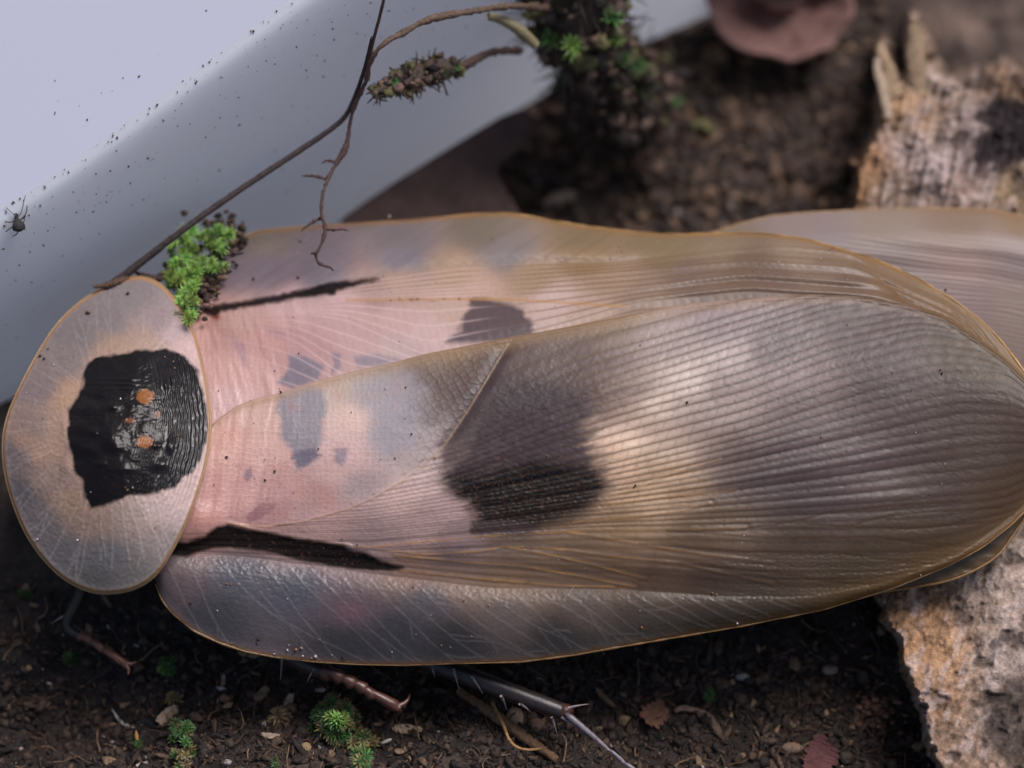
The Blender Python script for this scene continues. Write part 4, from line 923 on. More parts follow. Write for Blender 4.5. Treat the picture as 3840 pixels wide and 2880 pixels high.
o = m.build("soil_crumbs", M_CRUMB); tag(o, "dark crumbs of damp soil covering the ground", "soil", kind="stuff")
m = MB()
for k in range(1150):
    px_, py_ = (rr_.uniform(-50, 3500), rr_.uniform(2300, 2950)) if k < 950 else (rr_.uniform(1300, 3100), rr_.uniform(-100, 850))
    p = ground_hit(px_, py_); L = rr_.uniform(0.05, 0.28); a = rr_.uniform(0, 6.3); pts = [p + np.array([0, 0, 0.005])]
    for s in range(5):
        a += rr_.uniform(-.6, .6); pts.append(pts[-1] + np.array([math.cos(a) * L / 5, math.sin(a) * L / 5, rr_.uniform(-.015, .018)]))
    cc = rr_.choice(((0.05, 0.03, 0.02), (0.09, 0.05, 0.03), (0.03, 0.02, 0.015), (0.16, 0.10, 0.06)))
    m.tube(spline3(pts, 9), np.linspace(0.007, 0.003, 9) * rr_.uniform(.6, 1.5), 5, cc, 0.15)
o = m.build("root_fibres", M_ROOT); tag(o, "fine dark root fibres tangled over the soil", "roots", kind="stuff")

# ------------------------------------------------------------------ distinct bits on the soil
def flake(name, px, py, length, width, thick, ang, col, label, cat, lift=0.03, jag=0.25, mat_=None, group=None, curl=0.02, tilt=(0, 0), z=None):
    """a ragged flat splinter with grain edges"""
    c_ = ground_hit(px, py, lift) if z is None else P(px, py, z); n = 22; nw = 5
    s = np.linspace(-1, 1, n); r = random.Random(int(px * 7 + py))
    half = width / 2 * (1 - 0.45 * np.abs(s) ** 3) * (1 + jag * np.array([r.uniform(-1, 1) for _ in s]) * 0.5)
    vv = np.linspace(-1, 1, nw); endj = np.array([r.uniform(0.8, 1.12) for _ in vv])
    Xs = s[:, None] * length / 2 * (1 + (endj - 1) * np.abs(s[:, None]) ** 4); Ys = vv[None] * half[:, None]
    zt = thick / 2 * (1 - 0.35 * vv[None] ** 2) + curl * (s[:, None] ** 2) + 0.15 * thick * np.array([[r.uniform(-1, 1) for _ in vv] for _ in s])
    top = np.stack([Xs, Ys, zt], -1); bot = np.stack([Xs, Ys, zt - thick], -1)
    R_ = rotm(tilt[0], tilt[1], ang); V = np.concatenate([top.reshape(-1, 3), bot.reshape(-1, 3)]) @ R_.T
    f = grid_faces(n, nw); F = [f[:, ::-1], f + n * nw]; edge = list(range(nw)) + [i * nw + nw - 1 for i in range(1, n)] + [(n - 1) * nw + k for k in range(nw - 2, -1, -1)] + [i * nw for i in range(n - 2, 0, -1)]
    e = np.array(edge); e2 = np.roll(e, -1); F.append(np.stack([e, e2, e2 + n * nw, e + n * nw], 1)[:, ::-1])
    ccol = np.array(col) * np.array([r.uniform(0.75, 1.2) for _ in range(len(V))])[:, None]
    o = raw_mesh(name, V, np.concatenate(F), ccol, mat_ or M_CHIP); o.location = c_.tolist()
    for p_ in o.data.polygons: p_.use_smooth = False
    tag(o, label, cat, group); return o
def pebble(name, px, py, r, col, label, cat, lift=0.01, group=None, ang=0.0):
    m = MB(); m.blob((0, 0, 0), r, col, seg=14, ring=10, amp=0.09, rot=rotm(0, 0, ang)); o = m.build(name, M_CHIP); o.location = ground_hit(px, py, lift).tolist(); tag(o, label, cat, group); return o
TAN = (0.30, 0.20, 0.13); PALE = (0.42, 0.32, 0.24)
GW = "wood chips on the soil"; GP = "small stones and seeds on the soil"
flake("wood_chip", 628, 2684, 0.19, 0.10, 0.02, 0.75, (0.34, 0.25, 0.18), "ragged pale wood chip on the soil at lower left, standing on edge", "wood chip", tilt=(0.3, 0), group=GW)
flake("wood_chip", 980, 2604, 0.15, 0.07, 0.02, 0.85, (0.22, 0.15, 0.10), "oval brown wood chip between the two bigger pale chips below the wing", "wood chip", group=GW)
flake("wood_chip", 1082, 2630, 0.13, 0.055, 0.02, 1.15, (0.36, 0.27, 0.20), "upright pale wood chip just left of the green moss cushion's top", "wood chip", group=GW)
flake("wood_chip", 1532, 2737, 0.25, 0.075, 0.05, -0.12, (0.38, 0.28, 0.19), "thick straw coloured wood chip lying right of the green moss cushion", "wood chip", group=GW, curl=0.0)
flake("wood_chip", 1014, 2760, 0.15, 0.045, 0.015, -0.12, (0.36, 0.27, 0.20), "thin pale wood chip left of the moss cushion's foot", "wood chip", group=GW)
flake("wood_chip", 837, 2555, 0.10, 0.035, 0.02, 1.5, (0.26, 0.17, 0.11), "small upright brown wood chip under the wing's front edge", "wood chip", group=GW)
flake("wood_chip", 1505, 2815, 0.10, 0.05, 0.02, 0.3, (0.22, 0.15, 0.10), "small brown wood chip below the thick straw coloured chip", "wood chip", group=GW)
flake("wood_chip", 535, 2870, 0.10, 0.045, 0.015, 0.3, (0.42, 0.36, 0.32), "whitish wood chip at the bottom edge near the lower left corner", "wood chip", group=GW)
flake("wood_chip", 2680, 2720, 0.24, 0.05, 0.03, -1.1, (0.13, 0.085, 0.06), "blurred long brown chip on the dark soil right of the hind foot", "wood chip", group=GW)
flake("wood_chip", 2270, 2620, 0.22, 0.04, 0.03, -0.8, (0.16, 0.10, 0.06), "narrow brown chip just above the hind leg's silvery foot", "wood chip", group=GW)
flake("wood_chip", 470, 2645, 0.09, 0.045, 0.02, 0.2, (0.20, 0.13, 0.085), "small dull brown chip left of the ragged pale chip", "wood chip", group=GW)
pebble("pebble", 842, 2619, (0.045, 0.038, 0.03), (0.22, 0.12, 0.07), "round red brown pebble under the wing near the upright chip", "pebble", group=GP)
pebble("seed", 1202, 2588, (0.05, 0.018, 0.014), (0.45, 0.40, 0.36), "white rice shaped seed left of the middle leg", "seed", group=GP)
pebble("seed", 830, 2582, (0.045, 0.018, 0.014), (0.40, 0.36, 0.34), "whitish curved seed above the round red brown pebble", "seed", group=GP, ang=-0.3)
pebble("pebble", 1146, 2803, (0.045, 0.04, 0.03), (0.26, 0.18, 0.10), "tan pebble at the left foot of the moss cushion", "pebble", group=GP)
pebble("seed", 1448, 2780, (0.05, 0.014, 0.012), (0.50, 0.46, 0.44), "white sliver right of the moss cushion, below the middle leg's claws", "seed", group=GP, ang=0.4)
pebble("pebble", 1930, 2690, (0.075, 0.085, 0.05), (0.24, 0.17, 0.12), "blurred tan stone beside the curly root under the hind leg", "pebble", group=GP)
pebble("pebble", 2010, 2720, (0.075, 0.06, 0.05), (0.12, 0.075, 0.055), "blurred brown stone just under the hind leg's joint", "pebble", group=GP)
pebble("pebble", 2785, 2538, (0.06, 0.03, 0.03), (0.34, 0.30, 0.28), "blurred whitish stone on dark soil below the wing's rear half", "pebble", group=GP)
pebble("pebble", 3112, 2512, (0.07, 0.045, 0.04), (0.24, 0.18, 0.13), "blurred tan stone close to the wood below the wing tip", "pebble", group=GP)
pebble("pebble", 2970, 2805, (0.09, 0.045, 0.04), (0.20, 0.13, 0.09), "long brown stone at the bottom edge left of the maroon leaf", "pebble", group=GP)
pebble("pebble", 2105, 752, (0.17, 0.08, 0.06), (0.40, 0.30, 0.22), "large blurred cream stone on soil just above the wing's middle", "pebble", group=GP, ang=0.35, lift=0.03)
pebble("pebble", 2490, 320, (0.08, 0.13, 0.06), (0.30, 0.22, 0.19), "blurred pinkish stone on the soil in the upper middle", "pebble", group=GP, ang=0.4)
pebble("pebble", 2270, 440, (0.10, 0.06, 0.05), (0.26, 0.23, 0.23), "blurred grey stone on soil below the mossy clod", "pebble", group=GP)
pebble("pebble", 2490, 612, (0.07, 0.05, 0.05), (0.28, 0.23, 0.20), "blurred pale stone right of the green blade on the far soil", "pebble", group=GP)
pebble("pebble", 2600, 480, (0.08, 0.06, 0.05), (0.20, 0.17, 0.17), "blurred dim grey stone in the far soil near the wood", "pebble", group=GP)

def stick(name, pts, rads, col, label, cat, mat_=M_ROOT, sides=9, wob=0.08, n=50, group=None, parent=None, knots=0.0):
    m = MB(); q = spline3(pts, n); r = np.interp(np.linspace(0, 1, n), np.linspace(0, 1, len(rads)), rads)
    if knots: r = r * (1 + knots * (vnoise(np.arange(n) * 0.45, np.zeros(n), len(label or 'a')) - 0.4))
    m.tube(q, r, sides, col, wob); o = m.build(name, mat_)
    if parent is not None: under(o, parent)
    elif label: tag(o, label, cat, group)
    return o
G = lambda x, y, l=0.03: ground_hit(x, y, l)
stick("straw_stick", [G(1720, 2590, .08), G(1850, 2680, .05), G(1960, 2760, .05), G(2090, 2850, .05)], [.03, .045, .045, .03], (0.17, 0.095, 0.05), "flat brown straw stick lying diagonally under the hind leg", "stick", wob=0.15)
stick("curly_root", [G(1845, 2635, .1), G(1875, 2690, .12), G(1893, 2730, .12), G(1905, 2770, .12), G(1936, 2806, .1), G(1990, 2814, .1), G(2050, 2802, .08)], [.012, .015, .014, .012, .012, .010, .006], (0.36, 0.20, 0.085), "curly ochre root strand lying over the brown straw stick", "root")
stick("white_rootlet", [G(420, 2660, .03), G(440, 2690, .04), G(455, 2712, .04), G(480, 2722, .03), G(505, 2730, .03)], [.004, .009, .014, .012, .004], (0.50, 0.44, 0.38), "frayed white rootlet on the soil at lower left", "root", wob=0.3)
stick("curled_bark", [G(2530, 2668, .05), G(2560, 2652, .09), G(2600, 2664, .06), G(2650, 2672, .04)], [.02, .028, .025, .01], (0.17, 0.11, 0.08), "curled light brown bark strip on the dark soil at lower middle right", "bark")
flake("dead_leaf", 2455, 2680, 0.24, 0.2, 0.012, 0.6, (0.16, 0.075, 0.045), "small rusty dead leaf fragment left of the curled bark strip", "leaf", jag=0.5, curl=0.05, lift=0.05)
flake("dead_leaf", 3078, 2840, 0.30, 0.26, 0.02, 1.1, (0.085, 0.03, 0.03), "dark maroon dead leaf at the bottom edge near the wood", "leaf", jag=0.4, curl=0.05, lift=0.06)
# granular rusty frass heap beside the wood
m = MB(); r6 = random.Random(6); fc = ground_hit(3280, 2670, 0.0)
for k in range(150):
    r = r6.uniform(0.015, 0.035); a = r6.uniform(0, 6.3); d = abs(r6.gauss(0, 0.14)); m.blob(fc + np.array([d * math.cos(a), d * math.sin(a) * 1.2, max(0, 0.13 - d * .5) * r6.random() + .02]), (r, r * .8, r * .7), np.array((0.16, 0.085, 0.055)) * r6.uniform(.6, 1.5), seg=7, ring=5, amp=.2)
o = m.build("frass_heap", M_CRUMB); tag(o, "small heap of rusty brown droppings against the wood at lower right", "frass", kind="stuff")

# bark plate between container and soil, far pinkish dead leaf
def sheet(name, poly, zf_, col, label, cat, thick=0.05, bowl=0.0, mat_=None, n=60, amp=0.03):
    out = smooth_loop(poly, n, 1); c_ = out.mean(0); k = 16; r = np.linspace(0.02, 1, k)[:, None]
    px = c_[0] + (out[:, 0] - c_[0]) * r; py = c_[1] + (out[:, 1] - c_[1]) * r
    z = zf_(px, py) + amp * fbm(px / 110, py / 80, int(c_[0]), 3) + bowl * r ** 2
    top = P(px, py, z); z2 = z - thick; bot = top.copy(); bot[..., 2] = z2
    V = np.concatenate([top.reshape(-1, 3), bot.reshape(-1, 3)]); f = grid_faces(k, n, True); e = (k - 1) * n + np.arange(n); e2 = (k - 1) * n + (np.arange(n) + 1) % n
    F = np.concatenate([f[:, ::-1], f + k * n, np.stack([e, e + k * n, e2 + k * n, e2], 1)[:, ::-1]])
    c0 = np.array(col) * (1 + 0.35 * fbm(px / 50, py / 50, 3, 3))[..., None]; c0 = np.concatenate([c0.reshape(-1, 3)] * 2)
    o = raw_mesh(name, V, F, c0, mat_ or M_CHIP); tag(o, label, cat); return o
sheet("bark_plate", [(1240, 850), (1420, 720), (1700, 545), (1930, 405), (2020, 420), (1960, 560), (1850, 620), (1900, 720), (1980, 850), (1700, 930), (1350, 930)], lambda x, y: -0.95 + 0.0002 * (1440 - y), (0.085, 0.052, 0.045), "flat reddish brown bark plate between the container and the wing", "bark")
sheet("dead_leaf", [(2640, -60), (2670, 60), (2700, 130), (2790, 190), (2880, 200), (2980, 235), (3060, 190), (3120, 180), (3170, 90), (3215, 40), (3180, -60), (3050, -60), (2960, 30), (2860, 10), (2780, -100)], lambda x, y: -1.35 + 0 * x, (0.20, 0.11, 0.095), "large curled pinkish brown dead leaf, blurred, at the top edge", "leaf", thick=0.08, bowl=0.30, amp=0.16)

# ------------------------------------------------------------------ hanging roots and stems
rt = empty("hanging_root", P(1380, 290, 1.5), "thin branching brown root hanging in front of the container down over the wing", "root")
BR = (0.075, 0.042, 0.038)
stick("main_strand", [P(1375, 300, 1.75), P(1352, 350, 1.66), P(1325, 405, 1.55), P(1310, 470, 1.42), P(1302, 550, 1.35), P(1262, 610, 1.3), P(1240, 650, 1.3), P(1215, 705, 1.3), P(1206, 760, 1.28), P(1204, 810, 1.26), P(1222, 850, 1.24), P(1212, 905, 1.22), P(1185, 950, 1.2), P(1186, 975, 1.18), P(1205, 995, 1.16), P(1240, 1002, 1.14), P(1250, 1015, 1.12)], [.015, .017, .017, .014, .014, .016, .029, .018, .014, .013, .014, .012, .014, .013, .012, .014, .005], BR, None, None, n=120, parent=rt, wob=0.22, knots=.5)
for b, r in (([(1252, 608), (1228, 600), (1206, 612)], .011), ([(1228, 672), (1190, 662), (1165, 658), (1130, 660)], .013), ([(1205, 818), (1180, 828), (1150, 848), (1128, 868)], .013), ([(1222, 860), (1255, 862), (1285, 858), (1308, 866)], .011), ([(1188, 952), (1176, 948), (1166, 952)], .014), ([(1222, 672), (1236, 655), (1240, 640)], .012)):
    stick("side_root", [P(x, y, 1.27 if y < 800 else 1.22) for x, y in b], [r, r * .9, r * .4], BR, None, None, n=24, parent=rt, wob=0.25, knots=.6)
stick("upper_strand", [P(1375, 300, 1.75), P(1390, 215, 2.0), P(1440, 160, 2.1), P(1520, 120, 2.05), P(1600, 70, 2.05), P(1760, 45, 1.85), P(1900, 20, 1.6), P(2050, 30, 1.2)], [.020, .020, .022, .030, .022, .028, .03, .03], (0.11, 0.07, 0.05), None, None, n=70, parent=rt, wob=0.25, knots=.5)
stick("upper_strand", [P(1372, 310, 1.75), P(1385, 220, 2.05), P(1400, 150, 2.25), P(1425, 60, 2.5), P(1448, -40, 2.85)], [.016, .014, .013, .013, .012], (0.10, 0.055, 0.045), None, None, n=50, parent=rt)
stick("dry_stem", [P(420, 1065, .78), P(470, 1030, .8), P(700, 850, 1.05), P(900, 710, 1.12), P(1100, 580, 1.2), P(1250, 480, 1.28), P(1305, 430, 1.35), P(1345, 330, 1.65), P(1372, 240, 1.95), P(1395, 140, 2.3)], [.034, .03, .026, .026, .025, .024, .022, .018, .015, .012], (0.045, 0.032, 0.030), "long straight dark stem leaning from the shield up across the container", "stem", n=90)
stick("root_scrap", [P(350, 1075, .86), P(385, 1072, .84), P(430, 1065, .84), P(480, 1040, .8)], [.012, .026, .034, .02], (0.09, 0.05, 0.035), "crumbly brown root scrap on the shield's upper rim", "root", wob=.35)
stick("root_scrap", [P(500, 1018, .78), P(545, 1035, .76), P(600, 1050, .72), P(640, 1020, .7)], [.012, .02, .03, .03], (0.05, 0.03, 0.025), "dark twisted root scrap between the shield and the green moss tuft", "root", wob=.35)
stick("hair_root", [P(845, 925, 1.15), P(866, 945, 1.15), P(885, 955, 1.15), P(905, 950, 1.15), P(914, 948, 1.15)], [.009, .008, .007, .005], (0.02, 0.015, 0.015), "short curved black rootlet sticking out right of the green moss tuft", "root")

# ------------------------------------------------------------------ moss
def shoot_mesh(name, nl, length, height, spread, col, seed, width=0.2, droop=0.0):
    r = random.Random(seed); m = MB()
    for i in range(nl):
        t_ = i / nl; a = i * 2.399 + r.uniform(-.2, .2); h = height * t_; el = (0.15 + 1.05 * t_ ** 1.4) * spread + r.uniform(-.12, .12); L = length * r.uniform(.8, 1.15) * (1 - 0.25 * t_)
        dirv = np.array([math.cos(a) * math.cos(el), math.sin(a) * math.cos(el), math.sin(el)]); side = np.array([-math.sin(a), math.cos(a), 0]); nn = np.cross(dirv, side)
        w_ = L * width; pts = []
        for s, ww, dz in ((0, .5, 0), (.35, 1, .03), (.7, .7, .0), (1.0, .06, -.08 - droop)):
            c_ = np.array([0, 0, h]) + dirv * L * s + np.array([0, 0, dz * L]); pts += [c_ - side * w_ * ww / 2 - nn * 0.05 * L, c_ + nn * 0.0, c_ + side * w_ * ww / 2 - nn * 0.05 * L]
        base = np.array(col) * r.uniform(.6, 1.35); cc = np.stack([base * k for k in (0.75, 0.75, 0.75, 1, 1.1, 1, 1.15, 1.25, 1.15, 1.5, 1.5, 1.5)])
        m.add(pts, grid_faces(4, 3), cc)
    m.tube([(0, 0, -height * .6), (0, 0, height * .4), (0, 0, height)], [.006, .006, .003], 5, (0.06, 0.05, 0.02))
    o = m.build(name, M_MOSS); S.collection.objects.unlink(o); return o.data
GREEN = (0.24, 0.40, 0.08); MID = (0.15, 0.27, 0.055); DARKG = (0.05, 0.105, 0.025); OLIVE = (0.16, 0.13, 0.045); BRN = (0.15, 0.095, 0.04); LIME = (0.30, 0.42, 0.05)
SH = {'a': shoot_mesh("leafy_shoot", 30, 0.085, 0.10, 1.0, GREEN, 1), 'b': shoot_mesh("leafy_shoot", 26, 0.075, 0.08, .9, MID, 2), 'c': shoot_mesh("leafy_shoot", 24, 0.065, 0.05, .7, DARKG, 3),
      'd': shoot_mesh("leafy_shoot", 16, 0.075, 0.02, .45, OLIVE, 4, .3), 'e': shoot_mesh("leafy_shoot", 14, 0.07, 0.02, .5, BRN, 5, .28), 'l': shoot_mesh("leafy_shoot", 16, 0.05, 0.05, 1.1, LIME, 6)}
def moss(name, base, label, spots, group="moss tufts", cat="moss"):
    root = empty(name, base, label, cat, group)
    for (p, kind, sc, rx, ry) in spots:
        o = bpy.data.objects.new("leafy_shoot", SH[kind]); S.collection.objects.link(o); o.parent = root
        o.location = (np.asarray(p) - np.asarray(base)).tolist(); o.scale = (sc,) * 3; o.rotation_euler = (rx, ry, random.uniform(0, 6.3))
    return root
rm = random.Random(33)
# green tuft on the wing beside the shield
TUFT = [(640, 930), (690, 900), (735, 880), (780, 870), (820, 880), (850, 890), (655, 985), (700, 960), (740, 945), (790, 940), (820, 930), (650, 1030), (690, 1030), (735, 1010), (770, 985), (800, 1000), (830, 1010), (680, 1075), (720, 1060), (745, 1045), (670, 1110), (700, 1110), (735, 1090), (690, 1150), (710, 1140), (695, 1180), (715, 1175), (680, 1130), (650, 1060), (760, 1020), (720, 920), (760, 900)]
def tuft_z(x, y): return max(float(up_base_z(np.array([float(max(x, 700))]), np.array([float(max(y, 860))]))[0]), 0.5)
sp_ = []
for (x, y) in TUFT:
    for k in range(3):
        xx, yy = x + rm.uniform(-17, 17), y + rm.uniform(-17, 17)
        sp_.append((P(xx, yy, tuft_z(xx, yy) + rm.uniform(.10, .22)), rm.choice('aaabbl' if k == 0 else 'aabbc'), rm.uniform(.6, .95), rm.uniform(-.5, .7), rm.uniform(-.8, .5)))
tb = P(745, 1010, 0.85)
tuft = moss("moss_tuft", tb, "bright green moss tuft with a soil clod resting between shield and upper wing", sp_)
m = MB()
for k in range(420):
    x, y = rm.choice([(rm.gauss(820, 26), rm.gauss(975, 48)), (rm.gauss(790, 20), rm.gauss(1060, 34)), (rm.gauss(735, 36), rm.gauss(1000, 60)), (rm.gauss(825, 32), rm.gauss(845, 20)), (rm.gauss(735, 14), rm.gauss(1130, 26)), (rm.gauss(890, 16), rm.gauss(895, 16)), (rm.gauss(700, 22), rm.gauss(1060, 60)), (rm.gauss(640, 16), rm.gauss(1030, 30))])
    if x < 690 and y > 1120: continue
    r = rm.uniform(.014, .034); cc = np.array(rm.choice(((0.07, 0.04, 0.03), (0.045, 0.027, 0.022), (0.13, 0.075, 0.05), (0.03, 0.02, 0.02), (0.24, 0.16, 0.10)))) * rm.uniform(.7, 1.2)
    m.blob(P(x, y, tuft_z(x, y) + rm.uniform(0.0, .12)), (r, r * .8, r * .8), cc, seg=7, ring=5, amp=.3)
o = m.build("soil_clod", M_CRUMB); under(o, tuft); o["kind"] = "stuff"
def cushion(label, cx, cy, rx, ry, n, kinds, zl=0.0, dome=0.2, sc=(0.8, 1.2)):
    base = ground_hit(cx, cy + ry * 0.5, 0.0); spots = []
    for k in range(n):
        a = rm.uniform(0, 6.3); d = math.sqrt(rm.random()); x = cx + rx * d * math.cos(a); y = cy + ry * d * math.sin(a)
        h = dome * (1 - d * d); g_ = ground_z(np.array([base[0]]), np.array([base[1]]), False)[0]
        p = P(x, y, g_ + zl + h); out = p - base; spots.append((p, rm.choice(kinds(d) if callable(kinds) else kinds), rm.uniform(*sc), -out[1] * 2.2 * 0 + rm.uniform(-.4, .4) - .9 * (y < cy) * d * -1 * 0 + 0.5 * math.sin(a) * d, 0.8 * math.cos(a) * d))
    return moss("moss_tuft", base, label, spots)
cushion("rounded dark green moss cushion with two lime tips below the middle leg", 1262, 2705, 82, 88, 64, lambda d: 'bcccc' if d < .45 else 'cccde', 0.05, 0.30)
cushion("brown tipped moss fringe around the right side of the round cushion", 1340, 2770, 62, 70, 26, 'ddeec', 0.0, 0.10)
cushion("olive star shaped moss shoot left of the round green cushion", 1050, 2684, 22, 18, 7, 'de', 0.02, 0.08, (1.0, 1.4))
cushion("small dark green moss tuft at the bottom edge under the round cushion", 1352, 2850, 38, 50, 18, 'cccd', 0.05, 0.16)
cushion("bright little moss tuft on soil under the front edge of the wing", 628, 2495, 28, 36, 9, 'bcc', 0.02, 0.12, (.6, .9))
cushion("long green moss frond running off the bottom edge at lower left", 688, 2795, 38, 105, 30, 'cccd', 0.02, 0.10, (.6, 1))
cushion("blurred moss tuft on the dark soil between front leg and corner", 257, 2470, 26, 28, 7, 'cc', 0.0, 0.08, (.6, .9))
cushion("dim moss tuft below the shield in deep shade", 92, 2225, 22, 22, 4, 'c', 0.0, 0.05, (.6, .8))
cushion("thin single moss sprig with an orange tip on the soil at lower left", 515, 2790, 14, 26, 4, 'c', 0.02, 0.12, (.6, .8))
cushion("sparse olive moss left of the long frond", 655, 2600, 26, 40, 8, 'ded', 0.0, 0.06, (.7, 1))
cushion("blurred green moss speck on the dark soil near the lower right", 2655, 2605, 45, 18, 5, 'c', 0.0, 0.03, (.6, .9))
cushion("tiny moss sprig at the bottom edge between frond and cushion", 1030, 2865, 12, 22, 3, 'c', 0.02, 0.06, (.6, .8))
lt = [(1288, 2688), (1205, 2745)]
stick("orange_bud", [G(514, 2775, .12), G(512, 2755, .17), G(510, 2738, .21)], [.012, .016, .003], (0.42, 0.20, 0.06), "orange pointed bud on top of the thin moss sprig", "moss bud")
# blurred blades and mossy bits in the far soil
stick("grass_blade", [G(2215, 470, .15), G(2250, 520, .2), G(2290, 570, .1)], [.01, .04, .02], (0.08, 0.13, 0.04), "blurred short green blade on the far soil", "grass blade", mat_=M_MOSS)

def clod(name, label, path, rad, ncr, nsh, kinds, seed, cat="soil clod", scl=1.0):
    r = random.Random(seed); pth = np.array([P(*q) for q in path]); root = empty(name, pth.mean(0), label, cat); m = MB()
    n = len(pth); fine_ = spline3(pth, 40); rf = np.interp(np.linspace(0, 1, 40), np.linspace(0, 1, n), rad); m.tube(fine_, rf * .7, 14, (0.07, 0.048, 0.036), 0.25)
    for k in range(ncr):
        i = r.randint(0, 39); v = np.array([r.gauss(0, 1) for _ in range(3)]); v /= np.linalg.norm(v); q = fine_[i] + v * rf[i] * r.uniform(.7, 1.15); s = r.choice((.012, .02, .03, .055)) * r.uniform(.7, 1.3) * scl
        m.blob(q, (s, s * .8, s * .7), np.array(r.choice(((0.08, 0.05, 0.04), (0.03, 0.022, 0.018), (0.16, 0.10, 0.075), (0.10, 0.09, 0.035)))) * r.uniform(.7, 1.4) * (1.1 if cat == 'root' else 1.0), seg=6, ring=5, amp=.55)
    for k in range(ncr // 3):
        i = r.randint(0, 39); q = fine_[i]; v = np.array([r.gauss(0, 1), r.gauss(0, 1), r.gauss(0, .6) - .3]); v /= np.linalg.norm(v); e = q + v * (rf[i] * 1.2 + r.uniform(.03, .12) * scl)
        m.tube(spline3([q, (q + e) / 2 + np.array([r.uniform(-.03, .03)] * 3), e], 7), [.008] * 5 + [.006, .003], 5, (0.04, 0.025, 0.02), .2)
    o = m.build("crumbly_soil", M_CRUMB); under(o, root)
    for k in range(nsh):
        i = r.randint(4, 39); v = np.array([r.gauss(0, 1), -abs(r.gauss(0, .6)), abs(r.gauss(0, 1))]); v /= np.linalg.norm(v); q = fine_[i] + v * rf[i]
        s = bpy.data.objects.new("leafy_shoot", SH[r.choice(kinds)]); S.collection.objects.link(s); s.parent = root; s.location = (q - np.array(root.location)).tolist(); s.scale = (r.uniform(.7, 1.2) * scl,) * 3; s.rotation_euler = (r.uniform(-1, 1), r.uniform(-1, 1), r.uniform(0, 6))
    return root
clod("mossy_rootlet", "small dark mossy rootlet hanging before the container, pointing left", [(1400, 350, 1.6), (1470, 325, 1.55), (1540, 290, 1.48), (1640, 262, 1.4), (1720, 250, 1.3)], [.02, .10, .12, .13, .05], 300, 5, 'c', 3, "root", .75)
stick("curved_root", [P(1715, 255, 1.3), P(1780, 225, 1.2), P(1850, 190, 1.05), P(1950, 190, 0.8)], [.03, .028, .03, .03], (0.08, 0.05, 0.04), "brown root joining the small mossy rootlet to the big soil clod", "root", wob=.25, knots=.5)
clod("mossy_soil_clod", "large blurred dark soil clod with green moss at the top middle edge", [(2150, -200, 1.3), (2140, -20, .95), (2170, 130, .5), (2250, 270, -.2), (2380, 430, -1.0)], [.50, .42, .34, .40, .55], 760, 22, 'ccdb', 8, "soil clod", 1.5)
stick("green_stalk", [P(1830, 60, 1.5), P(1900, 80, 1.4), P(1960, 120, 1.3), P(2010, 170, 1.2)], [.03, .04, .05, .04], (0.20, 0.17, 0.09), "blurred yellow green stalk beside the big soil clod", "stalk", mat_=M_MOSS)

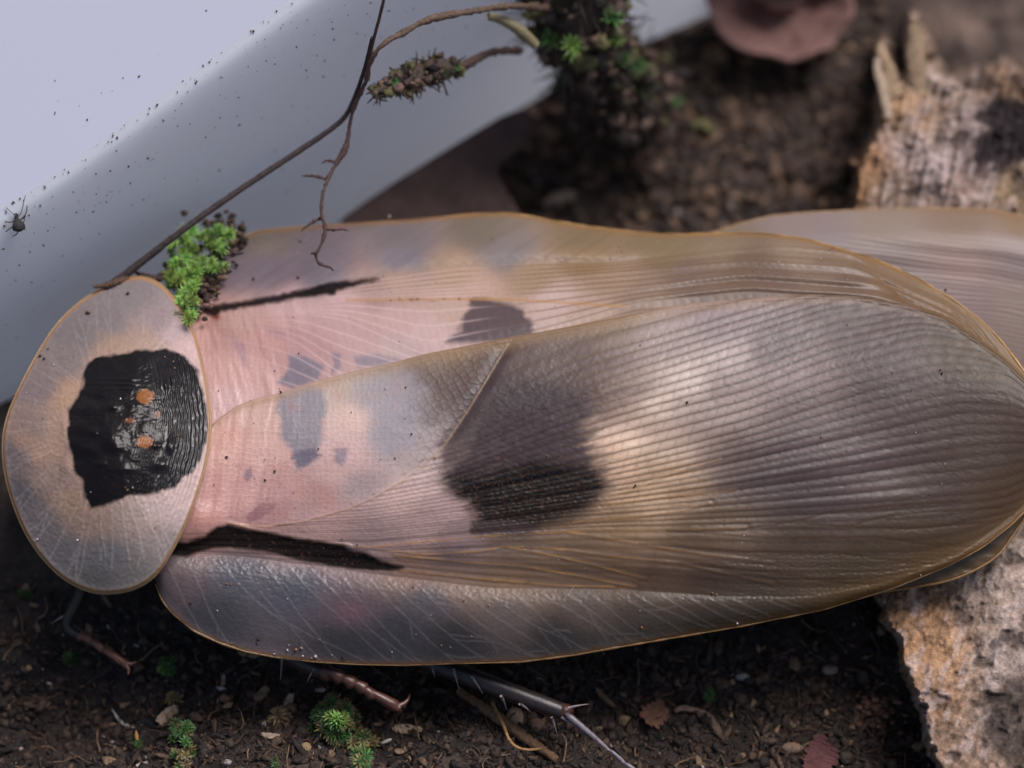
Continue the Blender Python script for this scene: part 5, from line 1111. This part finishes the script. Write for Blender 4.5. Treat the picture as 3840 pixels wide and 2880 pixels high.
# ------------------------------------------------------------------ grit lying on the insects
def grit():
    m = MB(); r = random.Random(77)
    def put(x, y, rad, col, n=1, up=False):
        for _ in range(n):
            xx = x + (r.uniform(-1, 1) * rad * PPU * 1.3 if n > 1 else 0); yy = y + (r.uniform(-1, 1) * rad * PPU * 1.3 if n > 1 else 0)
            if up: z = float(up_base_z(np.array([xx]), np.array([yy]))[0])
            elif up is None: z = float(pron_z(np.array([xx]), np.array([yy]))[0])
            else: z = float(near_base_z(np.array([xx]), np.array([yy]))[0])
            q = rad * r.uniform(.6, 1.1)
            m.blob(P(xx, yy, z + q * .5 + .006), (q, q * r.uniform(.5, 1), q * .7), np.array(col) * r.uniform(.7, 1.2), seg=7, ring=5, amp=.25, rot=rotm(0, 0, r.uniform(0, 3)))
    DK = (0.04, 0.025, 0.02); WH = (0.55, 0.50, 0.48); TN = (0.28, 0.15, 0.08)
    for x, y, c_, s in [(1053, 1470, DK, .014), (1048, 1458, DK, .010), (939, 1500, DK, .007), (1522, 1452, DK, .012), (1543, 1627, DK, .010), (1194, 1683, DK, .012), (1115, 1643, DK, .006), (952, 1587, DK, .006), (850, 1714, DK, .011), (845, 1620, TN, .007), (992, 1724, DK, .009), (1033, 1716, DK, .007), (1030, 1767, DK, .011), (994, 1800, DK, .013), (760, 1796, DK, .011), (803, 1816, DK, .009), (955, 1795, DK, .007), (1100, 1848, DK, .009), (1428, 1722, DK, .008), (1481, 1718, DK, .007), (1633, 1716, TN, .012), (1585, 1722, TN, .010), (1401, 1853, DK, .006), (1106, 1905, DK, .006), (1049, 1825, DK, .005), (1574, 1642, DK, .005), (1649, 1768, DK, .005),
        (1283, 2018, TN, .011), (1340, 2042, DK, .010), (1790, 1983, DK, .008), (2577, 1508, DK, .011), (2401, 1294, DK, .008), (3533, 1398, DK, .014), (3527, 1386, DK, .010), (3177, 1218, DK, .007), (3080, 1638, TN, .007), (2383, 1820, DK, .010), (2377, 1826, DK, .008), (2050, 1710, TN, .009), (1630, 1716, TN, .010),
        (2765, 2338, WH, .008), (3453, 2157, WH, .010), (2790, 2008, WH, .006), (2407, 2353, TN, .012), (2560, 2245, WH, .006), (2400, 2290, WH, .005), (1768, 2385, WH, .006), (1855, 2178, WH, .005), (2672, 2225, TN, .014), (2688, 2230, TN, .008), (1549, 2201, DK, .009), (1740, 2250, TN, .009), (1834, 2270, TN, .010), (1240, 2210, TN, .009), (850, 2188, (0.20, 0.09, 0.03), .013), (866, 2192, TN, .009), (815, 2290, WH, .009), (1078, 2246, WH, .010), (716, 2260, (0.10, 0.05, 0.03), .016), (970, 2396, DK, .016), (966, 2410, (0.1, 0.07, 0.05), .012), (1083, 2420, WH, .010), (1078, 2438, WH, .012), (1110, 2436, TN, .011), (1130, 2430, (0.3, 0.2, 0.13), .013), (1100, 2448, DK, .008), (1135, 2460, WH, .013), (1183, 2462, WH, .014), (1168, 2468, TN, .010), (1285, 2462, DK, .014), (1292, 2470, DK, .010), (868, 2412, (0.16, 0.11, 0.07), .013), (1028, 2452, WH, .009), (1030, 2440, TN, .008), (1245, 2456, WH, .006), (1560, 2380, WH, .005), (1655, 2420, TN, .008), (1470, 2445, WH, .006)]:
        put(x, y, s, c_)
    for x, y, c_, s in [(950, 1045, (0.07, 0.05, 0.045), .016), (1118, 1040, (0.10, 0.07, 0.065), .016), (1125, 905, DK, .013), (1150, 900, WH, .012), (1378, 925, TN, .010), (1470, 1092, WH, .010), (1423, 1065, WH, .008), (1460, 812, WH, .011), (2838, 1000, WH, .006), (3120, 932, (0.12, 0.05, 0.02), .012), (3110, 940, (0.12, 0.05, 0.02), .010), (3545, 1088, DK, .012), (1120, 1325, DK, .008), (1150, 1390, DK, .006), (1030, 1390, DK, .006), (820, 1465, DK, .007), (1465, 1125, DK, .006), (1100, 1190, DK, .006)]:
        put(x, y, s, c_, up=True)
    for x, y, c_, s in [(478, 1100, DK, .016), (330, 1172, (0.12, 0.06, 0.03), .022), (150, 1335, DK, .014), (165, 1345, DK, .012), (180, 1308, DK, .011), (200, 1368, WH, .014), (98, 1472, WH, .009), (50, 1485, (0.1, 0.05, 0.03), .014), (140, 2022, WH, .012), (290, 2025, WH, .009), (500, 2000, DK, .007), (582, 1978, DK, .008), (530, 1932, WH, .006), (618, 1338, WH, .007), (655, 1380, TN, .009), (650, 1356, TN, .009), (665, 1632, TN, .012), (676, 1636, DK, .010), (585, 1672, TN, .010), (452, 1495, WH, .010), (470, 1828, TN, .012), (478, 1838, TN, .009), (498, 1828, WH, .008), (340, 1845, WH, .006), (430, 1980, DK, .005), (700, 1550, DK, .006), (160, 1570, DK, .007)]:
        put(x, y, s, c_, up=None)
    for k in range(150):
        x, y = r.uniform(850, 3700), r.uniform(1350, 2440)
        if f_of(YT, x) + 30 < y < f_of(YB, x) - 20: put(x, y, r.uniform(.003, .0055), r.choice((DK, DK, WH, TN)))
    for k in range(60):
        x = r.uniform(900, 3200); y = r.uniform(f_of(UT, x) + 20, f_of(YT, x) - 10); put(x, y, r.uniform(.003, .006), r.choice((DK, DK, WH)), up=True)
    o = m.build("soil_grit", M_DARK); tag(o, "dark and white grains of grit scattered over the wings and shield", "grit", kind="stuff")
grit()
m = MB(); m.tube(spline3([P(2130, 2233, .80), P(2140, 2218, .83), P(2152, 2200, .86)], 8), np.linspace(.003, .002, 8), 5, (0.6, 0.58, 0.55)); o = m.build("white_fibre", M_CHIP); tag(o, "fine straight white fibre standing on the wing's lower sheen", "fibre")
